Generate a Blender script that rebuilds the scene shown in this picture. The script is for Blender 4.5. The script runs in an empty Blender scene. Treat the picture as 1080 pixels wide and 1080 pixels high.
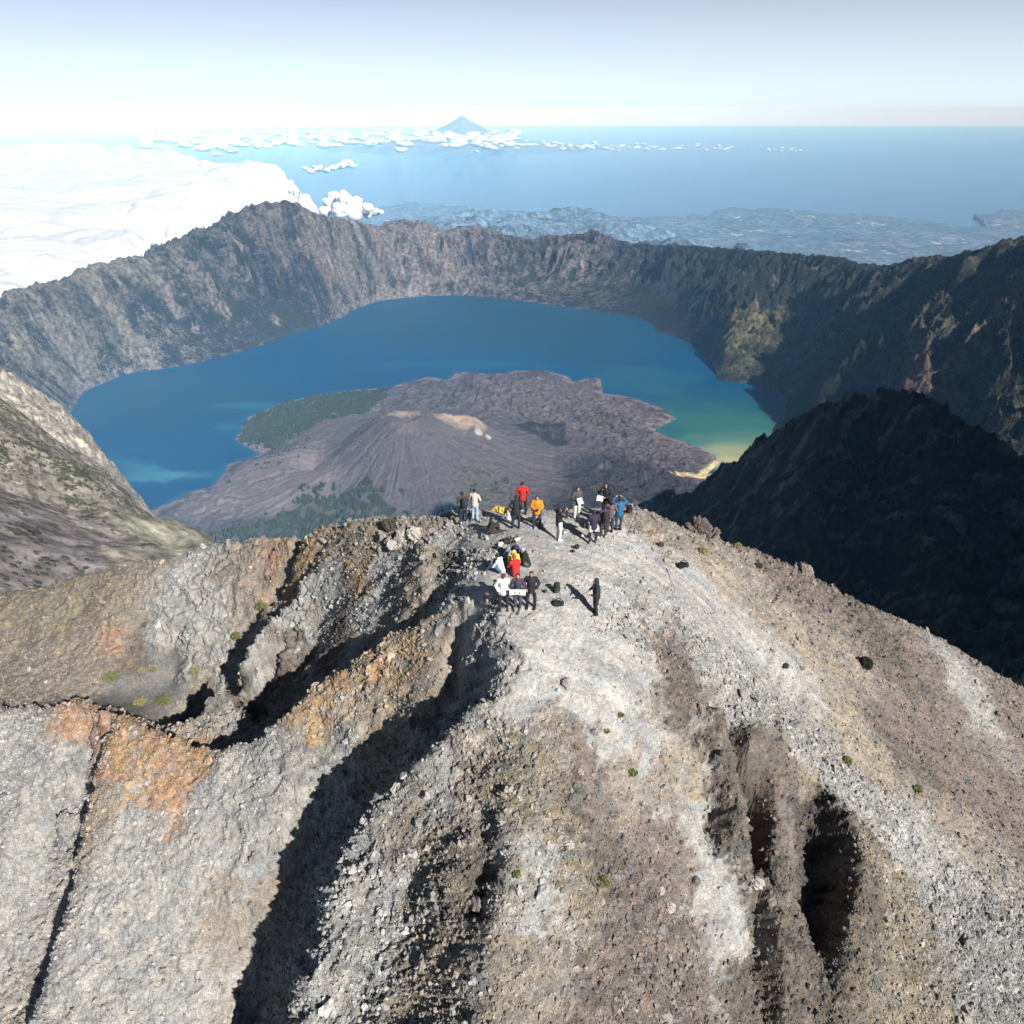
import bpy, bmesh, math, random, os
import numpy as np
from mathutils import Vector, Matrix
R = math.radians
Q = 1.0                      # mesh density of the terrain sheets
scn = bpy.context.scene
col = scn.collection
rng = np.random.default_rng(7)
random.seed(7)

# ------------------------------------------------------------------ camera
CH = 18.3                    # the drone hovers this far above the summit plateau
PITCH = R(26.2); F = 823.0; CX = 540.0; CY = 518.0
cp, sp = math.cos(PITCH), math.sin(PITCH)
cam = bpy.data.cameras.new('camera'); camo = bpy.data.objects.new('camera', cam); col.objects.link(camo)
camo.location = (0, 0, CH); camo.rotation_euler = (math.pi/2 - PITCH, 0, 0)
cam.sensor_width = 36; cam.lens = F/1080*36; cam.shift_y = -(540-CY)/1080
cam.clip_start = 0.5; cam.clip_end = 400000
scn.camera = camo

def ray(px, py):
    u = (px-CX)/F; v = (py-CY)/F
    return u, cp - v*sp, -(sp + v*cp)
def PZ(px, py, z):           # point of a sight line at height z
    a, b, c = ray(px, py); t = (z-CH)/c
    return (a*t, b*t, z)
def PD(px, py, d):           # point of a sight line at forward distance d
    a, b, c = ray(px, py); t = d/b
    return (a*t, d, CH+c*t)

# ------------------------------------------------------------------ noise
def _h(ix, iy, seed):
    h = (ix.astype(np.int64)*374761393 + iy.astype(np.int64)*668265263 + seed*1442695041) & 0xffffffff
    h = ((h ^ (h >> 13))*1274126177) & 0xffffffff
    h = ((h ^ (h >> 16))*2246822519) & 0xffffffff
    return ((h ^ (h >> 15)) & 0xffffff)/float(0x1000000)
def vnoise(x, y, seed=0):    # gradient noise, about -1..1
    x = np.asarray(x, float); y = np.asarray(y, float)
    ix = np.floor(x); iy = np.floor(y); fx = x-ix; fy = y-iy
    ux = fx*fx*fx*(fx*(fx*6-15)+10); uy = fy*fy*fy*(fy*(fy*6-15)+10)
    def g(dx, dy):
        a = _h(ix+dx, iy+dy, seed)*2*np.pi
        return np.cos(a)*(fx-dx) + np.sin(a)*(fy-dy)
    n0 = g(0, 0)*(1-ux) + g(1, 0)*ux
    n1 = g(0, 1)*(1-ux) + g(1, 1)*ux
    return (n0*(1-uy)+n1*uy)*1.5
def fbm(x, y, octs=5, seed=0, gain=.5, lac=2.03):
    s = 0; a = 1; t = 0
    for o in range(octs):
        s = s + a*vnoise(x, y, seed+o*17); t += a; a *= gain; x = x*lac+11.3; y = y*lac-7.7
    return s/t*1.6
def ridged(x, y, octs=5, seed=0, gain=.55, lac=2.05):   # 0..1, sharp crests at 1
    s = 0; a = 1; t = 0; w = 1
    for o in range(octs):
        n = 1-np.abs(vnoise(x, y, seed+o*13)); n = n*n
        s = s + a*n*w; t += a; w = np.clip(n*1.6, 0, 1); a *= gain; x = x*lac+3.1; y = y*lac+9.2
    return s/t
def worley(x, y, seed=0, ids=False):
    ix = np.floor(x); iy = np.floor(y); best = np.full(x.shape, 9.0); sec = np.full(x.shape, 9.0); bid = np.zeros(x.shape)
    for dx in (-1, 0, 1):
        for dy in (-1, 0, 1):
            cx = ix+dx; cy = iy+dy
            px = cx+_h(cx, cy, seed); py = cy+_h(cx, cy, seed+77)
            d = (px-x)**2+(py-y)**2
            m = d < best
            sec = np.where(m, best, np.minimum(sec, d)); 
            if ids: bid = np.where(m, _h(cx, cy, seed+5), bid)
            best = np.where(m, d, best)
    return (np.sqrt(best), np.sqrt(sec), bid)
def sstep(a, b, x):
    t = np.clip((x-a)/(b-a), 0, 1); return t*t*(3-2*t)

# ------------------------------------------------------------------ surfaces through points
class Surf:
    """heights through scattered points: creases stay where the points are dense"""
    def __init__(s, pts, scale):
        p = np.array(pts, float); s.sc = scale
        xy = p[:, :2]/scale
        key = np.round(xy, 3); _, i = np.unique(key, axis=0, return_index=True)
        s.xy = xy[i]; z = p[i, 2]; n = len(i)
        K = -np.sqrt(((s.xy[:, None]-s.xy[None])**2).sum(-1))
        A = np.zeros((n+3, n+3)); A[:n, :n] = K; A[:n, n] = 1; A[:n, n+1:] = s.xy; A[n, :n] = 1; A[n+1:, :n] = s.xy.T
        A[:n, :n] -= np.eye(n)*1e-4
        s.w = np.linalg.solve(A, np.concatenate([z, [0, 0, 0]])); s.n = n
    def __call__(s, x, y):
        x = np.asarray(x, float)/s.sc; y = np.asarray(y, float)/s.sc
        sh = x.shape; x = x.ravel(); y = y.ravel(); out = np.empty(x.size)
        for k in range(0, x.size, 40000):
            a = x[k:k+40000]; b = y[k:k+40000]
            d = np.sqrt((a[:, None]-s.xy[None, :, 0])**2 + (b[:, None]-s.xy[None, :, 1])**2)
            out[k:k+40000] = -d@s.w[:s.n] + s.w[s.n] + a*s.w[s.n+1] + b*s.w[s.n+2]
        return out.reshape(sh)
class Grid:
    """bilinear table of a function on a regular grid"""
    def __init__(s, f, x0, x1, y0, y1, step):
        s.x0, s.y0, s.st = x0, y0, step
        nx = int((x1-x0)/step)+2; ny = int((y1-y0)/step)+2
        X, Y = np.meshgrid(x0+np.arange(nx)*step, y0+np.arange(ny)*step)
        s.a = f(X, Y); s.nx, s.ny = nx, ny
    def __call__(s, x, y, a=None):
        a = s.a if a is None else a
        u = np.clip((x-s.x0)/s.st, 0, s.nx-1.001); v = np.clip((y-s.y0)/s.st, 0, s.ny-1.001)
        i = u.astype(int); j = v.astype(int); u = u-i; v = v-j
        return (a[j, i]*(1-u)+a[j, i+1]*u)*(1-v) + (a[j+1, i]*(1-u)+a[j+1, i+1]*u)*v
class MGrid:
    """several channels tabled on one regular grid"""
    def __init__(s, f, x0, x1, y0, y1, step):
        s.g = Grid(lambda X, Y: X*0, x0, x1, y0, y1, step)
        X, Y = np.meshgrid(x0+np.arange(s.g.nx)*step, y0+np.arange(s.g.ny)*step); s.a = f(X, Y)
    def __call__(s, x, y): return np.stack([s.g(x, y, s.a[..., k]) for k in range(s.a.shape[-1])], -1)
def line(pts, step):
    out = []
    for a, b in zip(pts[:-1], pts[1:]):
        a = np.array(a, float); b = np.array(b, float); n = max(1, int(np.ceil(np.hypot(*(b-a)[:2])/step)))
        for k in range(n): out.append(tuple(a+(b-a)*k/n))
    out.append(tuple(pts[-1])); return out
def inside(x, y, poly):
    c = np.zeros(np.shape(x), bool); n = len(poly)
    for i in range(n):
        x0, y0 = poly[i][:2]; x1, y1 = poly[(i+1) % n][:2]
        if y0 == y1: continue
        m = ((y0 > y) != (y1 > y)) & (x < (x1-x0)*(y-y0)/(y1-y0)+x0)
        c ^= m
    return c
def pdist(x, y, poly, closed=True):
    best = np.full(np.shape(x), 1e18); n = len(poly)
    for i in range(n if closed else n-1):
        ax, ay = poly[i][:2]; bx, by = poly[(i+1) % n][:2]
        dx, dy = bx-ax, by-ay; L = dx*dx+dy*dy+1e-9
        t = np.clip(((x-ax)*dx+(y-ay)*dy)/L, 0, 1)
        best = np.minimum(best, (x-ax-t*dx)**2+(y-ay-t*dy)**2)
    return np.sqrt(best)
def idw(x, y, pts, vals, power=3.0):
    """blend of values known at scattered points"""
    P = np.array(pts, float); V = np.array(vals, float); sh = x.shape; x = x.ravel(); y = y.ravel()
    out = np.empty((x.size, V.shape[1]))
    for k in range(0, x.size, 60000):
        d = (x[k:k+60000, None]-P[:, 0])**2 + (y[k:k+60000, None]-P[:, 1])**2
        w = 1/(d+1e-3)**(power/2); w /= w.sum(1, keepdims=True)
        out[k:k+60000] = w@V
    return out.reshape(sh+(V.shape[1],))

# ------------------------------------------------------------------ mesh from arrays
def link(name, me, mat=None, parent=None, loc=None):
    o = bpy.data.objects.new(name, me); col.objects.link(o)
    if mat is not None: me.materials.append(mat)
    if parent is not None: o.parent = parent
    if loc is not None: o.location = loc
    return o
def mesh_from(name, V, Fc, smooth=True):
    """V (n,3); Fc (m,k) all faces of the same size k, or a list of such arrays"""
    me = bpy.data.meshes.new(name); Fs = Fc if isinstance(Fc, list) else [Fc]
    nl = sum(f.size for f in Fs); nf = sum(len(f) for f in Fs)
    me.vertices.add(len(V)); me.vertices.foreach_set('co', np.ascontiguousarray(V, np.float32).ravel())
    me.loops.add(nl); me.loops.foreach_set('vertex_index', np.concatenate([f.ravel() for f in Fs]).astype(np.int32))
    tot = np.concatenate([np.full(len(f), f.shape[1]) for f in Fs]); st = np.concatenate([[0], np.cumsum(tot)[:-1]])
    me.polygons.add(nf); me.polygons.foreach_set('loop_start', st.astype(np.int32)); me.polygons.foreach_set('loop_total', tot.astype(np.int32))
    me.update(calc_edges=True)
    me.polygons.foreach_set('use_smooth', np.full(nf, smooth))
    return me
def grid_mesh(name, X, Y, Z, smooth=True):
    ny, nx = X.shape
    i = np.arange(ny*nx).reshape(ny, nx)
    Fc = np.stack([i[:-1, :-1], i[:-1, 1:], i[1:, 1:], i[1:, :-1]], -1).reshape(-1, 4)
    return mesh_from(name, np.stack([X, Y, Z], -1).reshape(-1, 3), Fc, smooth)
def attr_col(me, name, C, dom='POINT'):
    a = me.attributes.new(name, 'FLOAT_COLOR', dom)
    c = np.ones((len(a.data), 4), np.float32); c[:, :3] = C.reshape(-1, 3); a.data.foreach_set('color', c.ravel())
def attr_f(me, name, A, dom='POINT'):
    a = me.attributes.new(name, 'FLOAT', dom); a.data.foreach_set('value', A.ravel().astype(np.float32))
def tag(o, label=None, cat=None, group=None, kind=None):
    if label: o['label'] = label
    if cat: o['category'] = cat
    if group: o['group'] = group
    if kind: o['kind'] = kind
    return o

# ------------------------------------------------------------------ materials
def new_mat(name):
    m = bpy.data.materials.new(name); m.use_nodes = True
    nt = m.node_tree; b = nt.nodes['Principled BSDF']
    return m, nt, b
def N(nt, t, **kw):
    n = nt.nodes.new(t)
    for k, v in kw.items():
        if k in ('inp',):
            for kk, vv in v.items(): n.inputs[kk].default_value = vv
        else: setattr(n, k, v)
    return n
def simple(name, c, rough=.8, metal=0, var=.12, scale=9, bump=0.0):
    m, nt, b = new_mat(name); L = nt.links
    tc = N(nt, 'ShaderNodeTexCoord'); no = N(nt, 'ShaderNodeTexNoise', inp={'Scale': scale, 'Detail': 4})
    L.new(tc.outputs['Object'], no.inputs['Vector'])
    mr = N(nt, 'ShaderNodeMapRange', inp={'From Min': .3, 'From Max': .7, 'To Min': 1-var, 'To Max': 1+var})
    L.new(no.outputs['Fac'], mr.inputs['Value'])
    mx = N(nt, 'ShaderNodeVectorMath', operation='SCALE'); mx.inputs[0].default_value = c[:3]
    L.new(mr.outputs[0], mx.inputs['Scale']); L.new(mx.outputs[0], b.inputs['Base Color'])
    b.inputs['Roughness'].default_value = rough; b.inputs['Metallic'].default_value = metal
    if bump:
        bp = N(nt, 'ShaderNodeBump', inp={'Strength': .6, 'Distance': bump}); L.new(no.outputs['Fac'], bp.inputs['Height']); L.new(bp.outputs[0], b.inputs['Normal'])
    return m
Q=1.0; EXPO=.6; HAZE=1.45e-5; HG=-.5; SKYS=.05; DENOISE=True
# ================================================================== summit ground (metres)
def Z3(l): return [PZ(*p) for p in l]
NP = []
def ln(l, step=1.2): NP.extend(line(Z3(l), step))
def pt(*l): NP.extend(Z3(l))
def cliff(l, off, step=1.0):
    """the same line moved in plan by off[:2] and lowered by off[2]"""
    NP.extend([(x+off[0], y+off[1], z+off[2]) for x, y, z in line(Z3(l), step)])
# --- plateau
ln([(470,545,-.8),(500,540,-.1),(560,538,.1),(620,537,.1),(670,535,-.2)])
pt((530,560,.1),(600,565,.1),(560,600,.15),(620,610,.05),(680,575,-.4),(530,620,0),(580,650,-.1),(640,650,-.5),(540,680,-.6),(600,690,-.9),(660,610,-.4))
backcrest = [(470,545,-.8),(500,540,-.1),(560,538,.1),(620,537,.1),(670,535,-.2)]
cliff(backcrest, (-.2, 1.6, -1.2)); cliff(backcrest, (-1, 6, -7), 2); cliff(backcrest, (-3, 30, -38), 4)
# --- right crest against the dark valley
rc = [(670,535,-.2),(715,556,-2),(760,572,-3.9),(800,584,-5.5),(845,604,-7.6),(890,628,-10),(935,648,-12.5),(975,665,-14.6),(1016,690,-17),(1080,728,-20.5),(1150,765,-24)]
ln(rc, 1.5); cliff(rc, (1.0, 1.5, -1.3), 1.5); cliff(rc, (3, 8, -9), 2.5); cliff(rc, (8, 36, -42), 6)
# --- right face
pt((700,600,-1.1),(760,620,-3.2),(820,650,-5.8),(880,680,-8.6),(950,720,-12),(1016,760,-15.4),(1080,800,-18.5))
pt((690,650,-1.3),(740,680,-2.8),(800,720,-5),(860,770,-7.6),(920,820,-10.1),(1016,900,-13.4),(1080,955,-16))
pt((700,700,-1.9),(740,740,-3.4),(790,780,-5),(850,820,-7.2),(900,870,-9),(960,910,-11.3),(1016,970,-13.8),(1080,1040,-17))
pt((980,800,-13.2),(1080,880,-17.4),(900,740,-9.5))
# little scarp on the right face
ln([(818,690,-5.5),(850,728,-7.3)], .6); cliff([(818,690,-5.5),(850,728,-7.3)], (-.35,-.1,-.55), .6)
# --- nose towards the camera
ln([(530,700,-.9),(533,780,-2.5),(528,870,-4.1),(520,975,-6),(515,1080,-8.5)], 1.2)
pt((600,780,-2.4),(660,790,-3.6),(640,860,-4.9),(620,960,-6.6),(700,960,-8.2),(620,1075,-9.2),(720,1070,-11.2),(580,720,-1.3),(650,720,-1.6),(690,820,-5))
# --- dark slot right of the nose (G4)
pt((725,850,-6.1),(735,900,-7.6),(760,960,-9.4))
ln([(744,740,-3.9),(756,790,-6.0),(763,840,-8.0),(768,890,-9.9),(785,935,-10.4),(800,1010,-11.7),(810,1080,-13.4)], .8)
ln([(762,748,-3.7),(778,790,-4.9),(787,840,-5.9),(796,890,-7.2),(810,935,-8.6),(826,1010,-10.8),(840,1080,-12.8)], .8)
pt((737,790,-4.7),(742,840,-6.2),(748,880,-7.6))
pt((820,830,-6.7),(830,890,-8.2),(840,960,-10.2))
# --- big dark pocket (G5)
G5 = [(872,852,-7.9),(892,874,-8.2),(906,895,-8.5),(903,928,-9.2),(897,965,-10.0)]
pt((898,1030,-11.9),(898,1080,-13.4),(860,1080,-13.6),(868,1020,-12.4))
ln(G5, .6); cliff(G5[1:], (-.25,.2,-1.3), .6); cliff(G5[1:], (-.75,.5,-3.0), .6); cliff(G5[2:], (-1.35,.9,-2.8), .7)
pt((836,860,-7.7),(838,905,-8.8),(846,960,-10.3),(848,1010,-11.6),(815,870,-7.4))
pt((940,950,-11.4),(935,1070,-14.5),(1000,1070,-15.8))
# --- rough right bank of the big gully (G1) 
R1 = [(497,660,-1.0),(512,690,-1.5),(519,716,-1.5),(505,742,-2.2),(480,768,-2.8),(447,800,-4.0),(420,825,-5.0),(390,858,-6.5),(365,895,-8.2),(348,930,-9.2),(340,975,-10.4),(325,1030,-12.2),(300,1080,-14)]
ln(R1, .7); cliff(R1[1:], (-.35,.5,-1.4), .8)
FL = [(478,650,-1.6),(483,668,-2.4),(486,700,-3.6),(478,735,-4.9),(452,768,-6.0),(418,802,-8.3),(380,842,-10.8),(345,890,-13.2),(318,940,-15.2),(300,990,-17),(270,1080,-20)]
ln(FL, .8)
pt((480,850,-4.6),(450,880,-6.1),(430,940,-8.2),(470,960,-7.2),(400,970,-9.4),(440,1070,-11),(380,1070,-12.6),(500,800,-3.4),(500,880,-4.6))
ln([(505,870,-4.8),(512,900,-5.6),(516,950,-6.6)], .6)
# --- rib A: orange crest running left
RA = [(480,640,-1.0),(455,650,-2.3),(420,666,-3.9),(385,690,-5.3),(350,715,-6.5),(320,738,-7.5),(300,757,-8.2),(270,780,-9.5),(240,790,-10.5),(205,787,-10.9),(175,775,-11.0),(150,765,-11.1),(125,752,-11.1),(108,748,-11.3)]
ln(RA, .8); cliff(RA[1:], (-.2, .7, -1.25), .9)
RA2 = [(66,742,-12.8),(30,745,-13.8),(-40,750,-15.5)]
ln([(108,748,-11.3)]+RA2, 1.5); cliff(RA2, (0,1.0,-1.2), 1.5)
pt((455,700,-3.5),(430,750,-5.3),(440,766,-5.4),(400,740,-6.0),(370,780,-7.8),(330,800,-9.3),(300,850,-10.9),(250,850,-11.6),(200,850,-12.4),(150,850,-12.9),(120,900,-14.6),(180,930,-14.9),(240,930,-14.6),(270,900,-13.2),(200,1010,-17.3),(120,1040,-18.6),(210,1080,-19.4))
ln([(470,662,-2.2),(466,705,-3.5),(456,735,-4.7)], .8)
# its left end breaks down to the west
LE = [(112,775,-12.0),(106,800,-12.8),(98,840,-14.2),(88,880,-15.5),(78,930,-17),(66,975,-18.4),(50,1030,-20),(30,1080,-21.5)]
ln(LE, .8); cliff(LE, (-.5,.2,-2.4), .9)
ln([(107,765,-13.6),(96,800,-15.2),(86,840,-17),(70,880,-18.8),(48,930,-21),(20,1000,-23.5),(-30,1080,-27)], 1.0)
pt((70,800,-14.6),(60,850,-16.5),(20,860,-17.5),(-40,880,-20),(-60,1000,-24),(20,800,-15.6))
# --- chasm behind rib A (G2)
ln([(476,628,-1.9),(455,637,-2.9),(432,650,-3.8),(400,672,-6.1),(360,697,-8.4),(325,720,-10.6),(290,745,-12.6),(262,765,-15.6),(235,778,-17.2),(210,778,-18)], 1.0)
# --- slope D with its crest
DC = [(350,562,-5.2),(375,552,-3.6),(410,552,-2.4),(440,548,-1.5),(470,545,-.9)]
ln([(430,553,-1.6),(400,552,-2.2),(375,553,-3.1),(350,560,-4.5),(320,568,-5.7)], 1.2)
pt((400,610,-3.9),(440,600,-1.9),(350,640,-7.2),(430,625,-2.8),(400,640,-4.9),(340,600,-5.8),(370,590,-4.2),(410,575,-2.6),(300,690,-10.6),(330,690,-10.6),(345,670,-8.6),(300,660,-9.4))
# cleft under the plateau's left side
ln([(480,572,-1.1),(470,590,-1.6),(464,610,-1.9),(468,622,-1.7)], .7)
ln([(492,560,-.6),(497,590,-.35),(497,615,-.35),(490,632,-.6)], .8)
ln([(450,575,-1.2),(447,600,-1.6),(450,620,-2.0)], .8)
# --- rib B and chasm G3
ln([(322,622,-7.4),(290,650,-8.7),(262,682,-10.0),(240,715,-11.6),(225,740,-13.2),(222,757,-14.9)], .8)
cliff([(322,622,-7.4),(290,650,-8.7),(262,682,-10.0),(240,715,-11.6),(225,740,-13.2)], (-.7,.5,-2.2), .8)
ln([(318,602,-8.6),(296,630,-10.6),(262,668,-12.8),(232,705,-15),(210,735,-17),(203,765,-18.4)], 1.0)
ln([(300,675,-10.2),(296,705,-12.0),(288,730,-13.4)], .8)
pt((262,735,-13.3),(255,715,-12.4))
# --- slope C with its crest, bowl floor
CC = [(320,568,-5.8),(290,568,-7.2),(260,572,-8.1),(230,575,-9.0),(200,583,-9.9),(165,592,-11),(110,600,-13),(66,612,-15),(0,628,-18),(-60,640,-21)]
ln(CC, 1.8); cliff(CC, (-1, 3, -2.6), 2.5); cliff(CC, (-4, 12, -11), 4); cliff(CC, (-8, 34, -40), 8)
pt((290,600,-8.6),(250,640,-11.4),(200,650,-12.6),(220,610,-10.6),(280,640,-10.4),(250,680,-13.4),(210,700,-15.2),(150,650,-13.6),(120,690,-15.2),(90,640,-14.8),(66,700,-16.6),(10,700,-19),(-60,720,-22))
pt((150,720,-16.8),(185,715,-16.9),(120,730,-16.6),(190,745,-17.3),(150,745,-16.9),(90,735,-16.4),(60,735,-16.6),(-60,745,-20))
# --- far below and behind the frame
NP += [(0,8,-14),(-14,8,-24),(14,8,-20),(-40,8,-38),(40,8,-34),(0,0,-19),(-50,25,-34),(52,25,-33),(-70,55,-34),(75,60,-48),(-90,10,-60),(90,10,-60)]
NP = [p for p in NP if p[1] > -2]
_s = Surf(NP, 10.0)
base_g = Grid(_s, -100, 100, -2, 86, .2)

def near_base(x, y): return base_g(x, y)

# zones of the ground read off by place: (px, py, colour, roughness of relief, stones)
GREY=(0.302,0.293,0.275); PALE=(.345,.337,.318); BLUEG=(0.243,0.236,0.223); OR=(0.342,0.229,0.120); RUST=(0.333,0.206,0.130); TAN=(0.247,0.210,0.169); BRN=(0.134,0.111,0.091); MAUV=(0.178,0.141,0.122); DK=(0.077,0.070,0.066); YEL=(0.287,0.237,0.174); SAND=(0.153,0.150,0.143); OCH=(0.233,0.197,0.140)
ZN = [
 (540,560,PALE,.04,.12),(600,570,PALE,.04,.15),(650,570,PALE,.05,.2),(560,620,PALE,.02,.08),(620,640,PALE,.03,.18),(520,600,PALE,.04,.12),(510,560,PALE,.05,.15),(580,545,PALE,.05,.15),(510,620,PALE,.04,.12),(590,600,PALE,.02,.12),(640,610,PALE,.04,.2),(540,680,PALE,.06,.15),(600,690,PALE,.05,.15),(680,620,GREY,.1,.4),(660,650,PALE,.1,.5),
 (690,560,TAN,.3,.5),(740,580,TAN,.3,.5),(790,600,TAN,.35,.5),(830,620,MAUV,.35,.6),(880,650,MAUV,.35,.5),(930,680,BRN,.3,.5),(980,700,MAUV,.3,.4),(1016,720,GREY,.25,.4),(1070,760,MAUV,.3,.4),
 (720,610,GREY,.05,.1),(780,660,GREY,.06,.15),(830,720,GREY,.08,.3),(760,640,GREY,.05,.15),(760,610,YEL,.1,.2),(800,640,TAN,.15,.3),(850,690,YEL,.15,.3),(880,730,TAN,.2,.3),(900,770,YEL,.15,.3),
 (900,700,TAN,.2,.4),(950,760,MAUV,.15,.35),(1000,800,MAUV,.15,.35),(960,800,BRN,.15,.35),(1000,860,TAN,.15,.35),(1070,860,MAUV,.15,.35),
 (740,690,GREY,.12,.7),(790,740,GREY,.12,.7),(840,790,GREY,.12,.75),(880,830,GREY,.12,.7),(930,860,GREY,.12,.6),(980,900,GREY,.12,.45),(1010,960,BLUEG,.3,1),(1060,1000,BLUEG,.3,1),
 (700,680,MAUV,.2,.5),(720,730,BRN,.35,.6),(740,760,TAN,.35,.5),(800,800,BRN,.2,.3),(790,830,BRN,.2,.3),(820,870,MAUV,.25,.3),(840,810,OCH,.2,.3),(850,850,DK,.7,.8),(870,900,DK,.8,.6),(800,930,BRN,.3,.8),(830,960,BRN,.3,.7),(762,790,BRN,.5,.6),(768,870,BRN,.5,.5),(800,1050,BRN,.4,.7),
 (930,920,OCH,.4,.8),(940,970,OCH,.4,.9),(900,950,BRN,.4,.8),(940,1050,OCH,.4,.9),
 (560,720,PALE,.03,.1),(620,740,GREY,.04,.08),(600,720,PALE,.04,.1),(650,770,GREY,.04,.12),(680,760,GREY,.08,.3),(660,700,GREY,.05,.1),(640,730,PALE,.04,.1),(690,790,TAN,.2,.5),
 (530,740,PALE,.06,.3),(580,790,TAN,.12,.6),(620,810,MAUV,.1,.4),(540,800,OCH,.15,.8),(560,850,OCH,.15,.9),(600,890,OCH,.15,.9),(640,900,BRN,.15,.9),(620,850,BRN,.15,.7),(670,850,TAN,.1,.4),(690,880,MAUV,.12,.5),(700,940,MAUV,.15,.8),(680,960,MAUV,.15,1),(560,930,GREY,.15,.6),(600,960,TAN,.2,.8),(540,970,TAN,.2,.6),(740,900,GREY,.1,.2),(730,850,GREY,.15,.3),(770,960,GREY,.1,.2),(720,820,YEL,.2,.5),(620,1050,MAUV,.2,.9),(540,1050,TAN,.2,.8),(700,1050,MAUV,.2,.9),
 (505,690,BLUEG,.6,.7),(510,720,BLUEG,.6,.5),(506,655,BLUEG,.5,.6),(518,680,BLUEG,.5,.6),(525,705,BLUEG,.5,.6),(526,728,BLUEG,.5,.6),(515,740,GREY,.4,.6),(490,790,TAN,.35,.8),(500,850,TAN,.35,1),(450,840,TAN,.4,1),(430,900,TAN,.45,1),(470,900,TAN,.4,1),(410,950,GREY,.7,1),(470,960,OCH,.45,1),(510,930,BRN,.45,1),(460,820,GREY,.2,.3),(370,920,GREY,.8,1),(440,1050,TAN,.5,1),(380,1050,GREY,.5,1),(345,950,GREY,.8,1),
 (455,660,TAN,.25,.4),(470,700,TAN,.15,.3),(440,690,OR,.3,.6),(410,700,OR,.4,.8),(380,710,OR,.4,.8),(350,730,OR,.45,.8),(380,740,YEL,.45,.9),(430,740,TAN,.4,.8),(410,770,YEL,.5,.8),(330,740,OR,.4,.7),(450,720,TAN,.3,.7),
 (300,800,BLUEG,.45,.7),(340,800,BLUEG,.5,.7),(270,830,GREY,.4,.6),(360,800,GREY,.5,.8),(330,850,GREY,.4,.6),(250,800,GREY,.4,.5),(220,830,GREY,.35,.5),(220,880,GREY,.3,.4),(180,920,GREY,.3,.4),(240,950,TAN,.25,.3),(270,900,GREY,.3,.4),(120,930,GREY,.3,.4),(140,870,GREY,.35,.5),(290,950,TAN,.25,.4),(200,1040,GREY,.3,.4),(100,1040,GREY,.3,.4),
 (130,780,OR,.35,.6),(120,810,RUST,.35,.6),(110,840,YEL,.35,.6),(160,790,RUST,.35,.6),(200,800,OR,.35,.6),(230,800,TAN,.35,.6),(150,815,OR,.35,.6),(245,795,GREY,.3,.5),(190,815,RUST,.35,.5),
 (80,750,RUST,.5,.8),(100,755,RUST,.6,.6),(70,800,GREY,.5,.8),(85,830,BLUEG,.5,.8),(30,800,GREY,.5,.7),(20,900,GREY,.5,.6),
 (150,725,SAND,.03,.03),(180,735,SAND,.03,.03),(130,735,SAND,.05,.05),(175,715,SAND,.08,.05),(200,755,TAN,.3,.4),(215,735,TAN,.3,.5),
 (80,640,OCH,.3,.4),(100,680,TAN,.3,.4),(70,720,TAN,.3,.4),(130,650,OCH,.35,.4),(160,610,TAN,.4,.5),(170,650,GREY,.6,.5),(200,640,GREY,.7,.5),(200,680,GREY,.7,.5),(230,640,GREY,.6,.5),(240,610,TAN,.5,.5),(190,600,GREY,.6,.5),(260,600,TAN,.5,.5),(290,590,RUST,.5,.6),(320,590,OR,.5,.6),(300,620,TAN,.5,.5),(260,650,TAN,.45,.4),(235,690,GREY,.6,.4),(115,670,RUST,.3,.3),(140,690,BRN,.4,.4),(0,650,OCH,.4,.4),(0,720,TAN,.4,.4),
 (240,730,GREY,.9,.6),(270,700,GREY,.9,.6),(260,740,BRN,.9,.6),(310,660,GREY,.8,.6),(300,700,MAUV,.8,.6),
 (350,580,OCH,.45,.6),(390,565,OCH,.4,.6),(430,560,TAN,.4,.9),(380,600,OR,.4,.6),(350,620,GREY,.4,.6),(400,610,GREY,.4,.6),(430,590,TAN,.4,.7),(450,590,TAN,.4,.7),(420,600,GREY,.35,.6),(440,620,TAN,.5,.5),(380,650,GREY,.6,.6),(340,660,GREY,.6,.6),(420,640,OCH,.5,.5),(320,690,BRN,.6,.6),(360,670,BRN,.5,.6),
 (460,570,GREY,.5,.8),(480,570,BLUEG,.3,.6),(485,600,BLUEG,.4,.6),(470,590,BRN,.6,.8),(480,630,GREY,.4,.6)]
def march(f, px, py, t0, t1, step):
    a, b, c = ray(px, py); t = np.arange(t0, t1, step)
    h = CH+c*t - f(a*t, b*t); k = np.nonzero(h < 0)[0]
    if len(k) == 0: return None
    k = k[0]; 
    if k == 0: tt = t[0]
    else: tt = t[k-1] + step*h[k-1]/(h[k-1]-h[k])
    return (a*tt, b*tt, CH+c*tt)
zp = []; zv = []
for px, py, c, ro, st in ZN:
    h = march(near_base, px, py, 12, 110, .15)
    if h is None: continue
    zp.append(h[:2]); zv.append(list(c)+[ro, st])

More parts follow.
